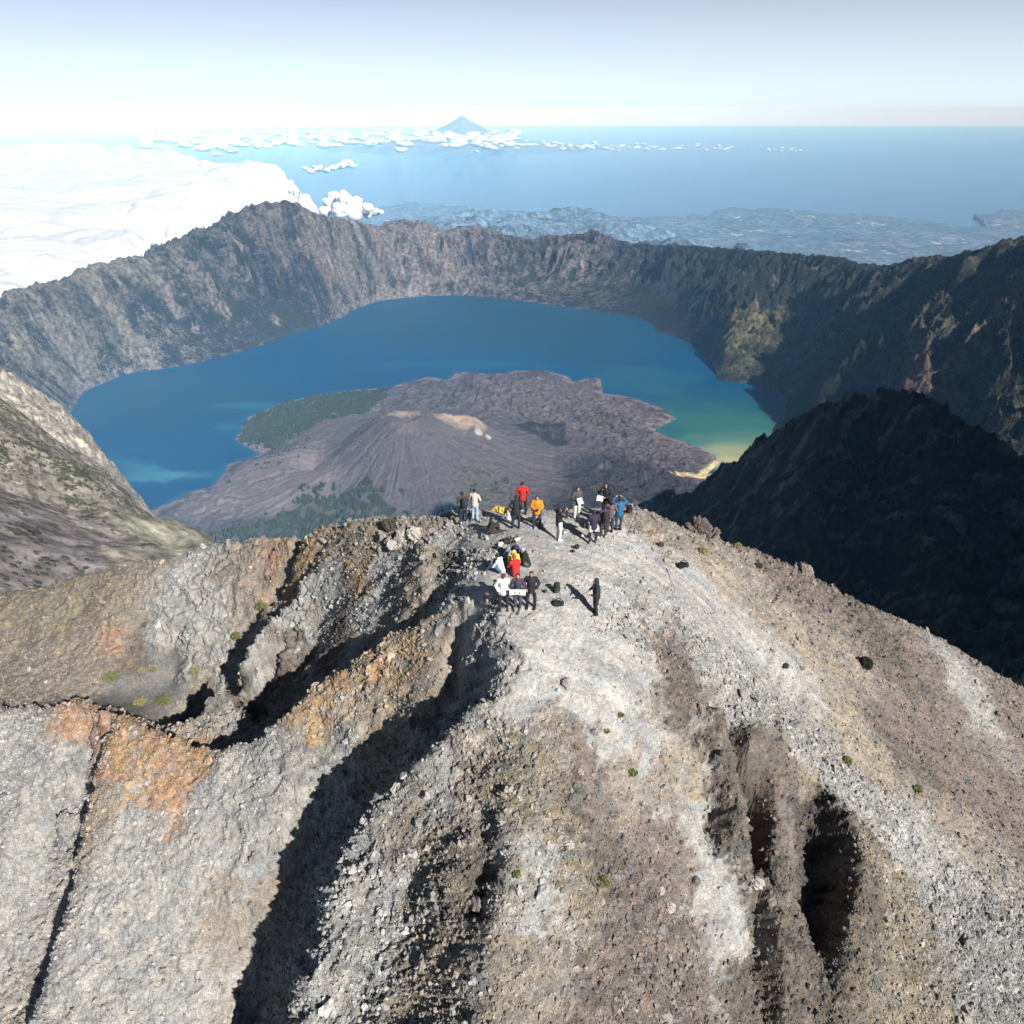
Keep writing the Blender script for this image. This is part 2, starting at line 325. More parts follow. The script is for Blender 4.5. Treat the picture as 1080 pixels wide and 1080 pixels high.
zone_g = MGrid(lambda X, Y: idw(X, Y, zp, zv, 5.0), -100, 100, -2, 86, .3)
def near_arrays(X, Y):
    Z0 = near_base(X, Y)
    e = .35; gx_ = (near_base(X+e, Y)-near_base(X-e, Y))/(2*e); gy_ = (near_base(X, Y+e)-near_base(X, Y-e))/(2*e)
    gx_ = np.clip(gx_, -2.2, 2.2); gy_ = np.clip(gy_, -2.2, 2.2)
    nl_ = np.sqrt(1+gx_**2+gy_**2); NX, NY, NZ = -gx_/nl_, -gy_/nl_, 1/nl_
    U = X-.5*Z0; W = Y+.8*Z0            # rock grain follows the slope, not the map
    wx = fbm(U*.45, W*.45, 4, 31)*1.1; wy = fbm(U*.45, W*.45, 4, 47)*1.1
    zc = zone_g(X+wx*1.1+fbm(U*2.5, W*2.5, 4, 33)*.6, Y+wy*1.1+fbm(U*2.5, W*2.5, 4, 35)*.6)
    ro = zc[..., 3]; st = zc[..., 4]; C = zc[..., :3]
    lump = fbm(U*.5, W*.5, 5, 3, .55)
    rd = ridged(U*.55+wx*.5, W*.42+wy*.5, 5, 5, .58)
    rd2 = ridged(U*1.7+wx, W*1.4, 4, 15, .6)
    D = ro*(lump*.38 + (rd-.58)*.85 + (rd2-.5)*.34)
    q = (X*.55+Y*.9); rill = fbm(q*2.2+wx*.3, (X*.9-Y*.55)*.12, 4, 21)
    D = D + rill*.08*sstep(0, 6, X)
    # angular clasts half sunk in ash
    for sc, am, sd in ((1.1, .15, 1), (2.6, .085, 2), (5.5, .048, 3), (11., .026, 4)):
        f1, f2, bid = worley(U*sc+wx*.2, W*sc, sd, True)
        b_ = np.clip((f2-f1)*2.2, 0, 1)**.6*np.clip(1.15-f1*1.1, 0, 1)*(bid > (1-st*(.55 if sc < 2 else .9)))
        D = D + b_*am*(.15+ro*1.1 if sc < 3 else .3+st*.6+ro*.3)*(.35+bid)
    D = D + fbm(U*8, W*8, 3, 9)*.014*(.5+ro)
    return Z0, X+NX*D, Y+NY*D, Z0+NZ*D, C, ro, st, (NX, NY, NZ), U, W
nx = int(1800*Q); ny = int(1350*Q)
s = np.linspace(-1.02, 1.02, nx); tt = np.linspace(0, 1, ny)
yy = np.exp(np.log(12)+(np.log(92)-np.log(12))*tt) - 9.5
X = s[None, :]*(yy[:, None]+9.5)*1.0; Y = np.repeat(yy[:, None], nx, 1)
Z0, PX, PY, PZ_, C, ro, st, NRM, UU, WW = near_arrays(X, Y)
me = grid_mesh('summit_ground', PX, PY, PZ_)
Z = PZ_
# iron stained and ashy blotches that belong to the rock itself
b1 = fbm(UU*.9, WW*.9, 5, 61); b2 = fbm(UU*3.1, WW*3.1, 4, 63); b3 = fbm(UU*.28, WW*.28, 4, 65)
gm = C.mean(-1, keepdims=True); mixr = sstep(-.25, .5, fbm(UU*1.3, WW*1.3, 5, 69))[..., None]*.5; C = C*(1-mixr)+(gm*.96*np.array([1.02, 1, .97]))*mixr
C = C*(1+.15*b1[..., None]+.13*b2[..., None]+.05*b3[..., None]); C[..., 0] *= 1+.07*b1; C[..., 2] *= 1-.07*b1
sk = fbm(Y*2.1+X*.45, X*.13, 5, 71)*sstep(-1.5, 1.5, X)*(1-np.clip(st*1.6, 0, 1)); C = C*(1+.30*sk[..., None])
f1, f2, bid = worley(UU*3.4, WW*3.4, 67, True); C = C*(1+(bid[..., None]-.5)*.55*np.clip(st, 0, 1)[..., None])
C = np.clip(C, .02, .8)
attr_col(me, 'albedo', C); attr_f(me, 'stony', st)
class NearZ:
    pass
_nz = np.ascontiguousarray(Z); _ly0 = math.log(12); _ly1 = math.log(92)
def near_z(x, y):
    """height of the finished summit sheet"""
    x = np.asarray(x, float); y = np.asarray(y, float)
    v = np.clip((np.log(y+9.5)-_ly0)/(_ly1-_ly0), 0, 1)*(ny-1); u = np.clip((x/(y+9.5)/1.02+1)/2, 0, 1)*(nx-1)
    i = np.minimum(u.astype(int), nx-2); j = np.minimum(v.astype(int), ny-2); u = u-i; v = v-j
    return (_nz[j, i]*(1-u)+_nz[j, i+1]*u)*(1-v)+(_nz[j+1, i]*(1-u)+_nz[j+1, i+1]*u)*v
def hit(px, py): return march(near_z, px, py, 12, 110, .05)

def stone_mat(name, s1, s2, bump):
    m, nt, b = new_mat(name); L = nt.links
    at = N(nt, 'ShaderNodeAttribute', attribute_name='albedo'); sa = N(nt, 'ShaderNodeAttribute', attribute_name='stony'); tc = N(nt, 'ShaderNodeTexCoord')
    no = N(nt, 'ShaderNodeTexNoise', inp={'Scale': s1*3, 'Detail': 7, 'Roughness': .72}); L.new(tc.outputs['Object'], no.inputs['Vector'])
    wv = N(nt, 'ShaderNodeVectorMath', operation='MULTIPLY_ADD'); L.new(no.outputs['Color'], wv.inputs[0]); wv.inputs[1].default_value = (.10, .10, .10); L.new(tc.outputs['Object'], wv.inputs[2])
    def vor(sc):
        v = N(nt, 'ShaderNodeTexVoronoi', inp={'Scale': sc, 'Randomness': 1.0}); L.new(wv.outputs[0], v.inputs['Vector']); return v
    va, vb = vor(s1), vor(s2)
    def rnd(v, lo, hi):
        sx = N(nt, 'ShaderNodeSeparateColor'); L.new(v.outputs['Color'], sx.inputs[0])
        r = N(nt, 'ShaderNodeMapRange', inp={'To Min': lo, 'To Max': hi}); L.new(sx.outputs[0], r.inputs['Value']); return r.outputs[0]
    def mt(op, a, b_, c=None):
        x = N(nt, 'ShaderNodeMath', operation=op)
        for k, v in enumerate((a, b_, c)):
            if v is None: continue
            if isinstance(v, (int, float)): x.inputs[k].default_value = v
            else: L.new(v, x.inputs[k])
        return x.outputs[0]
    nr = N(nt, 'ShaderNodeMapRange', inp={'From Min': .3, 'From Max': .7, 'To Min': .8, 'To Max': 1.2}); L.new(no.outputs['Fac'], nr.inputs['Value'])
    k = mt('MULTIPLY', mt('MULTIPLY', rnd(va, .84, 1.16), rnd(vb, .72, 1.28)), nr.outputs[0])
    sc = N(nt, 'ShaderNodeVectorMath', operation='SCALE'); L.new(at.outputs['Color'], sc.inputs[0]); L.new(k, sc.inputs['Scale'])
    L.new(sc.outputs[0], b.inputs['Base Color']); b.inputs['Roughness'].default_value = .95; b.inputs['Specular IOR Level'].default_value = .12
    h = mt('MULTIPLY_ADD', va.outputs['Distance'], -.7, mt('MULTIPLY_ADD', vb.outputs['Distance'], -.5, no.outputs['Fac']))
    bp = N(nt, 'ShaderNodeBump', inp={'Distance': bump}); L.new(h, bp.inputs['Height']); L.new(mt('MULTIPLY_ADD', sa.outputs['Fac'], .75, .15), bp.inputs['Strength']); L.new(bp.outputs[0], b.inputs['Normal'])
    return m
M_near = stone_mat('volcanic_scree', 9.0, 23.0, .05)
g = link('summit_ground', me, M_near); tag(g, kind='structure')

# ------------------------------------------------------------------ loose stones lying on the scree
def ico(sub):
    b_ = bmesh.new(); bmesh.ops.create_icosphere(b_, subdivisions=sub, radius=1); b_.verts.ensure_lookup_table()
    V = np.array([v.co for v in b_.verts]); Fc = np.array([[v.index for v in f.verts] for f in b_.faces]); b_.free(); return V, Fc
def stones(name, n, smin, smax, sub, power, seed, mat, wf, kcol=(.7, 1.55)):
    r = np.random.default_rng(seed); V0, F0 = ico(sub); nv = len(V0)
    jj, ii = np.unravel_index(r.choice(X.size, n, p=(wf/wf.sum()).ravel()), X.shape)
    P = np.stack([PX[jj, ii], PY[jj, ii], PZ_[jj, ii]], -1); Nn = np.stack([a[jj, ii] for a in NRM], -1)
    u = r.random(n); size = smin*(1-u*(1-(smin/smax)**power))**(-1/power)
    var = V0[None]*(1+.28*r.standard_normal((12, nv, 1))).clip(.6, 1.5); 
    B = var[r.integers(0, 12, n)]
    qn = r.standard_normal((n, 4)); qn /= np.linalg.norm(qn, axis=1)[:, None]; w_, x_, y_, z_ = qn.T
    Rm = np.stack([1-2*(y_*y_+z_*z_), 2*(x_*y_-z_*w_), 2*(x_*z_+y_*w_), 2*(x_*y_+z_*w_), 1-2*(x_*x_+z_*z_), 2*(y_*z_-x_*w_), 2*(x_*z_-y_*w_), 2*(y_*z_+x_*w_), 1-2*(x_*x_+y_*y_)], -1).reshape(n, 3, 3)
    S = size[:, None]*(1+.3*r.uniform(-1, 1, (n, 3)))*np.array([1, .85, .65])
    W_ = np.einsum('nij,nvj->nvi', Rm, B*S[:, None]) + (P+Nn*size[:, None]*.28)[:, None]
    Fc = (F0[None]+np.arange(n)[:, None, None]*nv).reshape(-1, 3)
    me = mesh_from(name, W_.reshape(-1, 3), Fc, False)
    c = C[jj, ii]*r.uniform(*kcol, (n, 1)); g_ = c.mean(1, keepdims=True); c = c+(g_-c)*r.uniform(0, .7, (n, 1)); attr_col(me, 'albedo', np.repeat(np.clip(c, .03, .46), nv, 0)); attr_f(me, 'stony', np.full(n*nv, .3))
    o = link(name, me, mat); tag(o, kind='stuff'); return o
M_stone = stone_mat('loose_stone', 16.0, 40.0, .02)
px_d = 1/(12+np.hypot(PX, PY))
area = (Y+9.5)**2        # the sheet's cells grow with distance
w1 = np.clip(st, .02, 1)**1.6*area*(PY < 62)*sstep(70, 30, np.hypot(PX, PY))
stones('loose_stones', int(230000*Q), .026, .13, 1, 2.3, 11, M_stone, w1)
stones('loose_stones', int(9000*Q), .08, .25, 2, 3.2, 12, M_stone, np.clip(st, .01, 1)**2.6*area*(PY < 60))
# ================================================================== small things on the summit
def at(px, py):
    h = None
    for k in range(30):          # just over the crest: step down to where the ground shows
        h = hit(px, py+k)
        if h is not None: break
    x, y = float(h[0]), float(h[1]); return x, y, float(near_z(x, y))
def empty(name, loc, rz=0):
    o = bpy.data.objects.new(name, None); col.objects.link(o); o.location = loc; o.rotation_euler = (0, 0, rz); o.empty_display_size = .2; return o
def bm_obj(name, bm, mat, parent=None, smooth=True):
    me = bpy.data.meshes.new(name); bm.to_mesh(me); bm.free()
    for p in me.polygons: p.use_smooth = smooth
    return link(name, me, mat, parent)
MC = {}
def cloth(c, rough=.85):
    k = tuple(c)
    if k not in MC: MC[k] = simple('cloth_%d' % len(MC), c, rough, var=.10, scale=14, bump=.01)
    return MC[k]
SKIN = simple('skin', (.36, .21, .14), .55, var=.06); HAIR = simple('black_hair', (.012, .010, .009), .5, var=.2); EYE = simple('eye', (.02, .015, .012), .3); LIP = simple('lips', (.28, .12, .10), .5)
def cap(bm, a, b, ra, rb, sx=1.0, seg=12):
    """a tapered limb with round ends from a to b"""
    a = Vector(a); b = Vector(b); d = b-a; L_ = max(d.length, 1e-4)
    q = d.to_track_quat('Z', 'Y').to_matrix().to_4x4(); vs = []
    n = 6; rings = []
    for k in range(n+1):
        t = math.pi/2*k/n; rings.append((-math.cos(t)*ra, math.sin(t)*ra))
    for k in range(n+1):
        t = math.pi/2*k/n; rings.append((L_+math.sin(t)*rb, math.cos(t)*rb))
    for z, r_ in rings:
        r_ = max(r_, 1e-4); vs.append([bm.verts.new(a+(q@Vector((math.cos(2*math.pi*i/seg)*r_*sx, math.sin(2*math.pi*i/seg)*r_, z)))) for i in range(seg)])
    for k in range(len(vs)-1):
        for i in range(seg): bm.faces.new((vs[k][i], vs[k][(i+1) % seg], vs[k+1][(i+1) % seg], vs[k+1][i]))
    bm.faces.new(vs[0][::-1]); bm.faces.new(vs[-1])
def ell(bm, c, r_, rot=0, sub=3, tilt=0):
    M = Matrix.Translation(c) @ Matrix.Rotation(rot, 4, 'Z') @ Matrix.Rotation(tilt, 4, 'X') @ Matrix.Diagonal((*r_, 1))
    bmesh.ops.create_icosphere(bm, subdivisions=sub, radius=1, matrix=M)
def fuse(name, bm, mat, parent, vox=.016, smooth=3):
    """grow the limbs into one continuous skin"""
    me = bpy.data.meshes.new('tmp'); bm.to_mesh(me); bm.free(); o = bpy.data.objects.new('tmp', me); col.objects.link(o)
    m_ = o.modifiers.new('r', 'REMESH'); m_.mode = 'VOXEL'; m_.voxel_size = vox
    s_ = o.modifiers.new('s', 'SMOOTH'); s_.factor = .5; s_.iterations = smooth
    dg = bpy.context.evaluated_depsgraph_get(); out_ = bpy.data.meshes.new_from_object(o.evaluated_get(dg)); bpy.data.objects.remove(o); bpy.data.meshes.remove(me)
    out_.name = name; out_.polygons.foreach_set('use_smooth', [True]*len(out_.polygons)); out_.materials.clear()
    return link(name, out_, mat, parent)
V3 = Vector
def mid(a, b, t=.5): return V3(a)*(1-t)+V3(b)*t
def skeleton(pose, arms, lean=0, tw=0):
    J = {}
    S = lambda n, x, y, z: (J.__setitem__(n+'L', V3((-x, y, z))), J.__setitem__(n+'R', V3((x, y, z))))
    if pose in ('stand', 'apart', 'stride'):
        w_ = .10 if pose == 'stand' else .15
        S('hip', .10, 0, .93); S('knee', w_*.95+.01, .03, .50); S('ank', w_, -.02, .085)
        if pose == 'stride': J['kneeL'].y += .14; J['ankL'].y += .18; J['kneeR'].y -= .05; J['ankR'].y -= .20
        pel = V3((0, 0, .96)); up = V3((0, math.sin(lean), math.cos(lean)))
    elif pose == 'sit':
        S('hip', .10, 0, .15); S('knee', .17, .40, .44); S('ank', .13, .66, .08); pel = V3((0, 0, .17)); up = V3((0, math.sin(.18+lean), math.cos(.18+lean)))
    elif pose == 'sprawl':
        S('hip', .10, 0, .14); S('knee', .14, .44, .20); S('ank', .13, .86, .08); J['kneeL'] = V3((-.20, .38, .46)); J['ankL'] = V3((-.16, .42, .07)); pel = V3((0, 0, .16)); up = V3((0, math.sin(-.3+lean), math.cos(-.3+lean)))
    else:                               # squat
        S('hip', .11, -.12, .34); S('knee', .19, .30, .46); S('ank', .14, .02, .085); pel = V3((0, -.12, .36)); up = V3((0, math.sin(.45+lean), math.cos(.45+lean)))
    fw = V3((0, up.z, -up.y))
    P = lambda x, f, h: pel+V3((x, 0, 0))+fw*f+up*h
    J['pel'] = pel; J['waist'] = P(0, 0, .16); J['chest'] = P(0, .01, .36); J['neck'] = P(0, 0, .53); J['head'] = P(0, .03, .66); J['up'] = up; J['fw'] = fw
    J['shL'] = P(-.18, 0, .46); J['shR'] = P(.18, 0, .46)
    A = {'down': ((.26, -.03, .19), (.28, .06, -.03)), 'pocket': ((.31, -.06, .21), (.21, .12, .04)), 'phone': ((.28, .22, .32), (.08, .36, .56)), 'front': ((.27, .06, .22), (.10, .30, .20)),
         'belly': ((.28, .06, .20), (.14, .26, .13)), 'knees': ((.24, .22, .25), (.15, .42, .20)), 'back': ((.30, -.16, .24), (.36, -.34, .02)), 'high': ((.36, .16, .50), (.16, .28, .68))}
    for s_, k in (('L', 0), ('R', 1)):
        e, w_ = A[arms[k] if isinstance(arms, (list, tuple)) else arms]; sg = -1 if k == 0 else 1
        J['el'+s_] = P(sg*e[0], e[1], e[2]); J['wr'+s_] = P(sg*w_[0], w_[1], w_[2])
    if tw: pass
    return J
def hand(bm, J, s_):
    w_ = J['wr'+s_]; d = (w_-J['el'+s_]).normalized(); side = d.cross(V3((0, 0, 1))); side = side.normalized() if side.length > .1 else V3((1, 0, 0)); nrm = side.cross(d).normalized(); sg = 1 if s_ == 'L' else -1
    pc = w_+d*.085
    cap(bm, w_+d*.01, pc, .026, .030, 1.0, 8)
    cap(bm, w_+d*.04-side*.018, pc-side*.020, .020, .020, 1, 8); cap(bm, w_+d*.04+side*.018, pc+side*.020, .020, .020, 1, 8)
    for i, (off, ln_) in enumerate(((-.033, .066), (-.011, .078), (.011, .072), (.033, .056))):
        a = pc+side*off; k_ = a+d*ln_*.5-nrm*.008; e = k_+d*ln_*.42-nrm*.028; cap(bm, a, k_, .0105, .0100, 1, 6); cap(bm, k_, e, .0100, .0085, 1, 6)
    a = w_+d*.035+side*.028*sg; k_ = a+side*.030*sg+d*.030; cap(bm, a, k_, .013, .011, 1, 6); cap(bm, k_, k_+d*.032-nrm*.012, .011, .009, 1, 6)
def person(px, py, rz, label, pose='stand', arms='down', lean=0.0, jacket=(.02, .02, .025), legs=(.02, .02, .025), shoes=(.03, .03, .03), head='hair', headc=None, h=1.0, group=None, puffy=0.0, shorts=None, girl=False, look=0.0, pack=None, loc=None):
    p = loc or at(px, py); t = empty('person', (p[0], p[1], p[2]-.01), R(rz)); t.scale = (h, h, h); tag(t, label, 'person', group)
    J = skeleton(pose, arms, lean); up, fw = J['up'], J['fw']; hd = J['head']
    # the body, one skin from head to toes
    bm = bmesh.new()
    ell(bm, hd+V3((0, 0, .012)), (.076, .094, .112)); ell(bm, hd+V3((0, .040, -.050)), (.052, .054, .058)); cap(bm, J['neck']-up*.05, hd-V3((0, 0, .05)), .058, .052)
    cap(bm, hd+V3((0, .088, .015)), hd+V3((0, .108, -.018)), .009, .015, 1, 6)
    for sx in (-1, 1): ell(bm, hd+V3((sx*.080, -.005, -.005)), (.014, .022, .032), 0, 2)
    cap(bm, J['pel'], J['waist'], .135, .125); cap(bm, J['waist'], J['chest'], .125, .145); cap(bm, J['chest'], J['neck']-up*.09, .145, .10); cap(bm, J['shL'], J['shR'], .062, .062)
    for s_ in 'LR':
        cap(bm, J['hip'+s_], J['knee'+s_], .088, .056); cap(bm, J['knee'+s_], J['ank'+s_], .057, .037); a = J['ank'+s_]; fd = V3((0, 1, 0))
        cap(bm, a+V3((0, -.02, -.045)), a+V3((0, .15, -.055)), .036, .026)
        cap(bm, J['sh'+s_], J['el'+s_], .052, .040); cap(bm, J['el'+s_], J['wr'+s_], .040, .027); hand(bm, J, s_)
    fuse('body', bm, SKIN, t, .0115, 1)
    for sx in (-1, 1):
        bm = bmesh.new(); ell(bm, hd+V3((sx*.032, .091, .012)), (.012, .007, .007), 0, 2); bm_obj('eye', bm, EYE, t)
    bm = bmesh.new(); ell(bm, hd+V3((0, .094, -.056)), (.024, .008, .007), 0, 2); bm_obj('mouth', bm, LIP, t)
    # clothes follow the body
    bm = bmesh.new(); pf = puffy
    cap(bm, J['pel']-up*.06, J['waist'], .165+pf, .155+pf); cap(bm, J['waist'], J['chest'], .155+pf, .170+pf); cap(bm, J['chest'], J['neck']-up*.10, .170+pf, .115+pf); cap(bm, J['shL'], J['shR'], .078+pf*.6, .078+pf*.6); cap(bm, J['neck']-up*.03, J['neck']+up*.02, .078, .075)
    for s_ in 'LR': cap(bm, J['sh'+s_], J['el'+s_], .070+pf*.7, .058+pf*.7); cap(bm, J['el'+s_], mid(J['el'+s_], J['wr'+s_], .93), .058+pf*.7, .044+pf*.5)
    if head == 'hood': cap(bm, hd+V3((0, -.035, .03)), hd+V3((0, -.05, -.09)), .115, .11)
    jk = fuse('jacket', bm, cloth(jacket), t, .016, 3)
    bm = bmesh.new(); cap(bm, J['pel']+up*.04, J['pel']-up*.05, .158, .15)
    for s_ in 'LR': cap(bm, J['hip'+s_], J['knee'+s_], .108, .074); cap(bm, J['knee'+s_], mid(J['knee'+s_], J['ank'+s_], .95), .074, .058)
    fuse('trousers', bm, cloth(legs), t, .016, 2)
    if shorts:
        bm = bmesh.new(); cap(bm, J['pel']+up*.06, J['pel']-up*.10, .175, .17)
        for s_ in 'LR': cap(bm, J['hip'+s_], mid(J['hip'+s_], J['knee'+s_], .5), .128, .115)
        fuse('shorts', bm, cloth(shorts), t, .016, 2)
    for s_ in 'LR':
        bm = bmesh.new(); a = J['ank'+s_]; cap(bm, a+V3((0, -.02, .03)), a+V3((0, -.015, -.035)), .052, .052); cap(bm, a+V3((0, -.02, -.038)), a+V3((0, .165, -.046)), .050, .038); fuse('shoe', bm, cloth(shoes), t, .014, 2)
    bm = bmesh.new()
    if head in ('hair', 'long'):
        ell(bm, hd+V3((0, -.018, .035)), (.090, .098, .100)); 
        if head == 'long': cap(bm, hd+V3((0, -.055, .0)), hd-up*.26-fw*.05, .080, .055)
        fuse('hair', bm, HAIR, t, .013, 1)
    elif head == 'cap':
        ell(bm, hd+V3((0, -.010, .055)), (.094, .104, .085)); ell(bm, hd+V3((0, .11, .045)), (.062, .060, .010)); fuse('cap', bm, cloth(headc), t, .011, 1)
    elif head == 'beanie':
        ell(bm, hd+V3((0, -.012, .050)), (.096, .106, .098)); fuse('beanie', bm, cloth(headc), t, .013, 1)
    if pack:
        c_ = J['chest']-fw*.26-up*.08; bm = bmesh.new(); cap(bm, c_-up*.16, c_+up*.17, .13, .11, 1.25); cap(bm, c_-up*.14-fw*.09, c_+up*.02-fw*.09, .08, .07, 1.3); b_ = fuse('backpack', bm, cloth(pack), None, .02, 3); bp_ = b_
        b_.location = t.location; b_.rotation_euler = t.rotation_euler; b_.scale = t.scale; tag(b_, 'backpack worn by the hiker in %s' % label[len('person in '):].split(' standing')[0], 'backpack')
    return t, J
def world(t, v): return t.matrix_basis @ V3(v)
BLK = (.012, .012, .014); NAVY = (.018, .024, .05); OLV = (.055, .055, .035); WHT = (.72, .71, .69); JEAN = (.16, .26, .36)
G1_ = 'hikers standing along the summit edge'; G2_ = 'hikers seated close together'; G3_ = 'hikers lined up facing the drone'
person(489, 552, 25, 'person in olive jacket standing leftmost at the summit edge', 'apart', 'front', .12, OLV, NAVY, (.35, .45, .5), 'hair', group=G1_, pack=NAVY)
person(501, 549, -15, 'person in beige hoodie and pale blue trousers beside the olive jacket', 'stand', 'belly', .05, (.52, .43, .38), (.30, .42, .50), (.04, .08, .10), 'hair', group=G1_)
person(518, 563, -75, 'person in dark brown clothes sprawled on the ground leaning on one hand', 'sprawl', ('knees', 'back'), .35, (.030, .024, .022), (.030, .026, .025), BLK, 'hair', group=G1_)
tR, _ = person(551, 543, 5, 'person in bright red jacket with dark hat seen from behind', 'apart', 'belly', .05, (.55, .015, .015), BLK, BLK, 'beanie', (.03, .02, .04), group=G1_, h=1.02)
person(544, 557, -12, 'person in black jacket with legs apart just before the red jacket', 'apart', 'pocket', .05, (.014, .018, .026), (.016, .02, .03), BLK, 'hair', group=G1_)
tO, _ = person(566, 557, 178, 'person in orange jacket with both hands raised at the chest', 'apart', 'front', .0, (.72, .22, .015), (.03, .03, .045), BLK, 'hair', group=G1_, puffy=.02)
tW, _ = person(589, 570, -60, 'person in black jacket and white trousers lifting a camera', 'stand', 'phone', .0, BLK, (.70, .69, .66), (.72, .71, .68), 'hair', group=G1_)
tP, JP = person(608, 547, 200, 'person in olive jacket and white trousers holding a white paper on the crest', 'stand', ('down', 'front'), .0, (.07, .075, .06), (.60, .59, .55), (.5, .48, .42), 'hair', group=G1_)
tQ, JQ = person(638, 545, 150, 'person all in black on the crest holding a square white paper', 'stand', ('front', 'phone'), .0, BLK, BLK, BLK, 'hood', group=G1_, h=1.06)
person(625, 573, 15, 'person in dark purple puffy jacket with white shorts over dark leggings', 'apart', 'front', .0, (.028, .022, .045), (.02, .02, .03), (.2, .2, .2), 'hair', group=G1_, puffy=.03, shorts=(.65, .63, .60))
person(636, 567, 10, 'person in violet jacket standing between the puffy jacket and the blue jacket', 'stand', 'front', .0, (.055, .032, .08), (.03, .03, .035), (.35, .34, .33), 'hair', group=G1_, pack=(.02, .018, .025))
person(643, 561, -10, 'person in mauve jacket with dark hair half hidden behind the violet jacket', 'stand', 'belly', .0, (.13, .085, .105), (.04, .04, .05), BLK, 'long', group=G1_)
tB, _ = person(652, 559, 5, 'person in bright blue jacket with both arms raised to the face', 'stand', 'high', .0, (.01, .12, .25), (.03, .05, .08), BLK, 'hair', group=G1_)
person(531, 643, 185, 'person in white jacket and black trousers leftmost of the three facing the camera', 'apart', 'pocket', .0, WHT, (.02, .02, .025), BLK, 'cap', (.10, .02, .03), group=G3_, puffy=.03)
tC, JC = person(546, 643, 178, 'person in dark plum fleece holding a white banner at the waist', 'stand', 'belly', .0, (.045, .035, .06), (.05, .06, .09), (.3, .3, .3), 'hair', group=G3_)
person(560, 641, 176, 'person in black jacket with a maroon collar standing with hands in pockets', 'apart', 'pocket', .0, (.014, .014, .02), BLK, BLK, 'hair', group=G3_, puffy=.02)
person(628, 648, 100, 'person in dark navy jacket standing alone looking left', 'stand', ('belly', 'front'), .06, (.020, .022, .036), (.016, .018, .022), BLK, 'hood', headc=BLK)
person(529, 604, 60, 'person in pale blue and white jacket seated left of the red one', 'sit', 'knees', .1, (.55, .62, .74), (.08, .10, .16), BLK, 'hair', group=G2_)
person(544, 607, 20, 'person in red jacket seated with the back to the camera', 'sit', 'knees', .1, (.55, .02, .02), BLK, BLK, 'beanie', (.5, .05, .04), group=G2_, puffy=.02)
person(541, 596, 190, 'person in yellow hooded jacket seated behind the red jacket', 'sit', 'knees', .2, (.70, .55, .08), (.04, .04, .03), BLK, 'hood', group=G2_)
person(547, 588, 100, 'person in navy jacket seated farthest back in the huddle', 'sit', 'knees', .15, (.03, .035, .10), (.22, .28, .33), BLK, 'cap', (.01, .01, .012), group=G2_)
person(556, 597, 80, 'person in black jacket and grey green trousers seated at the right of the huddle', 'sit', 'belly', .1, BLK, (.07, .10, .09), BLK, 'beanie', (.30, .38, .42), group=G2_)

# sheets of paper and a banner held by the hikers
def sheet(name, w_, h_, p, rot, label, cat):
    bm = bmesh.new(); nx_, nz_ = 8, 5; th_ = .003; rows = {}
    for s_ in (0, 1):
        for i in range(nx_+1):
            for j in range(nz_+1): x = (i/nx_-.5)*w_; z = (j/nz_-.5)*h_; rows[s_, i, j] = bm.verts.new((x, .012*math.sin(i*1.1)+.006*math.sin(j*1.7+i)+s_*th_, z))
    for i in range(nx_):
        for j in range(nz_):
            bm.faces.new((rows[0, i, j], rows[0, i+1, j], rows[0, i+1, j+1], rows[0, i, j+1])); bm.faces.new((rows[1, i, j], rows[1, i, j+1], rows[1, i+1, j+1], rows[1, i+1, j]))
    for i in range(nx_):
        for j in (0, nz_): bm.faces.new((rows[0, i, j], rows[1, i, j], rows[1, i+1, j], rows[0, i+1, j]))
    for j in range(nz_):
        for i in (0, nx_): bm.faces.new((rows[0, i, j], rows[0, i, j+1], rows[1, i, j+1], rows[1, i, j]))
    o = bm_obj(name, bm, cloth((.80, .80, .78))); o.location = p; o.rotation_euler = rot; return tag(o, label, cat)
bpy.context.view_layer.update()
sheet('banner', .62, .26, world(tC, (0, .33, 1.07)), (.10, 0, R(178)), 'white rectangular banner held by the hiker in plum fleece', 'banner')
sheet('paper_sheet', .24, .30, world(tP, (.05, .42, 1.18)), (.5, .25, R(190)), 'white paper held by the hiker in olive jacket on the crest', 'paper')
sheet('paper_sheet', .30, .30, world(tQ, (.12, .42, 1.12)), (.2, -.1, R(165)), 'square white paper held by the hiker dressed all in black', 'paper')
# cameras
def camera_thing(p, rz, label):
    t = empty('camera', p, rz); tag(t, label, 'camera'); b_ = bmesh.new(); bmesh.ops.create_cube(b_, size=1, matrix=Matrix.Diagonal((.13, .06, .09, 1))); bmesh.ops.bevel(b_, geom=b_.edges[:], offset=.01, segments=2); bm_obj('camera_body', b_, cloth(BLK, .5), t, False)
    b_ = bmesh.new(); cap(b_, (0, .02, 0), (0, .10, 0), .034, .036); bm_obj('lens', b_, cloth((.02, .02, .022), .3), t)
camera_thing(world(tW, (0, .45, 1.53)), R(-60), 'small black camera lifted by the hiker in white trousers')
camera_thing(world(tB, (0, .38, 1.64)), R(5), 'small black camera held up by the hiker in the blue jacket')
camera_thing(world(tO, (0, .40, 1.17)), R(178), 'black camera held at the chest by the hiker in orange')

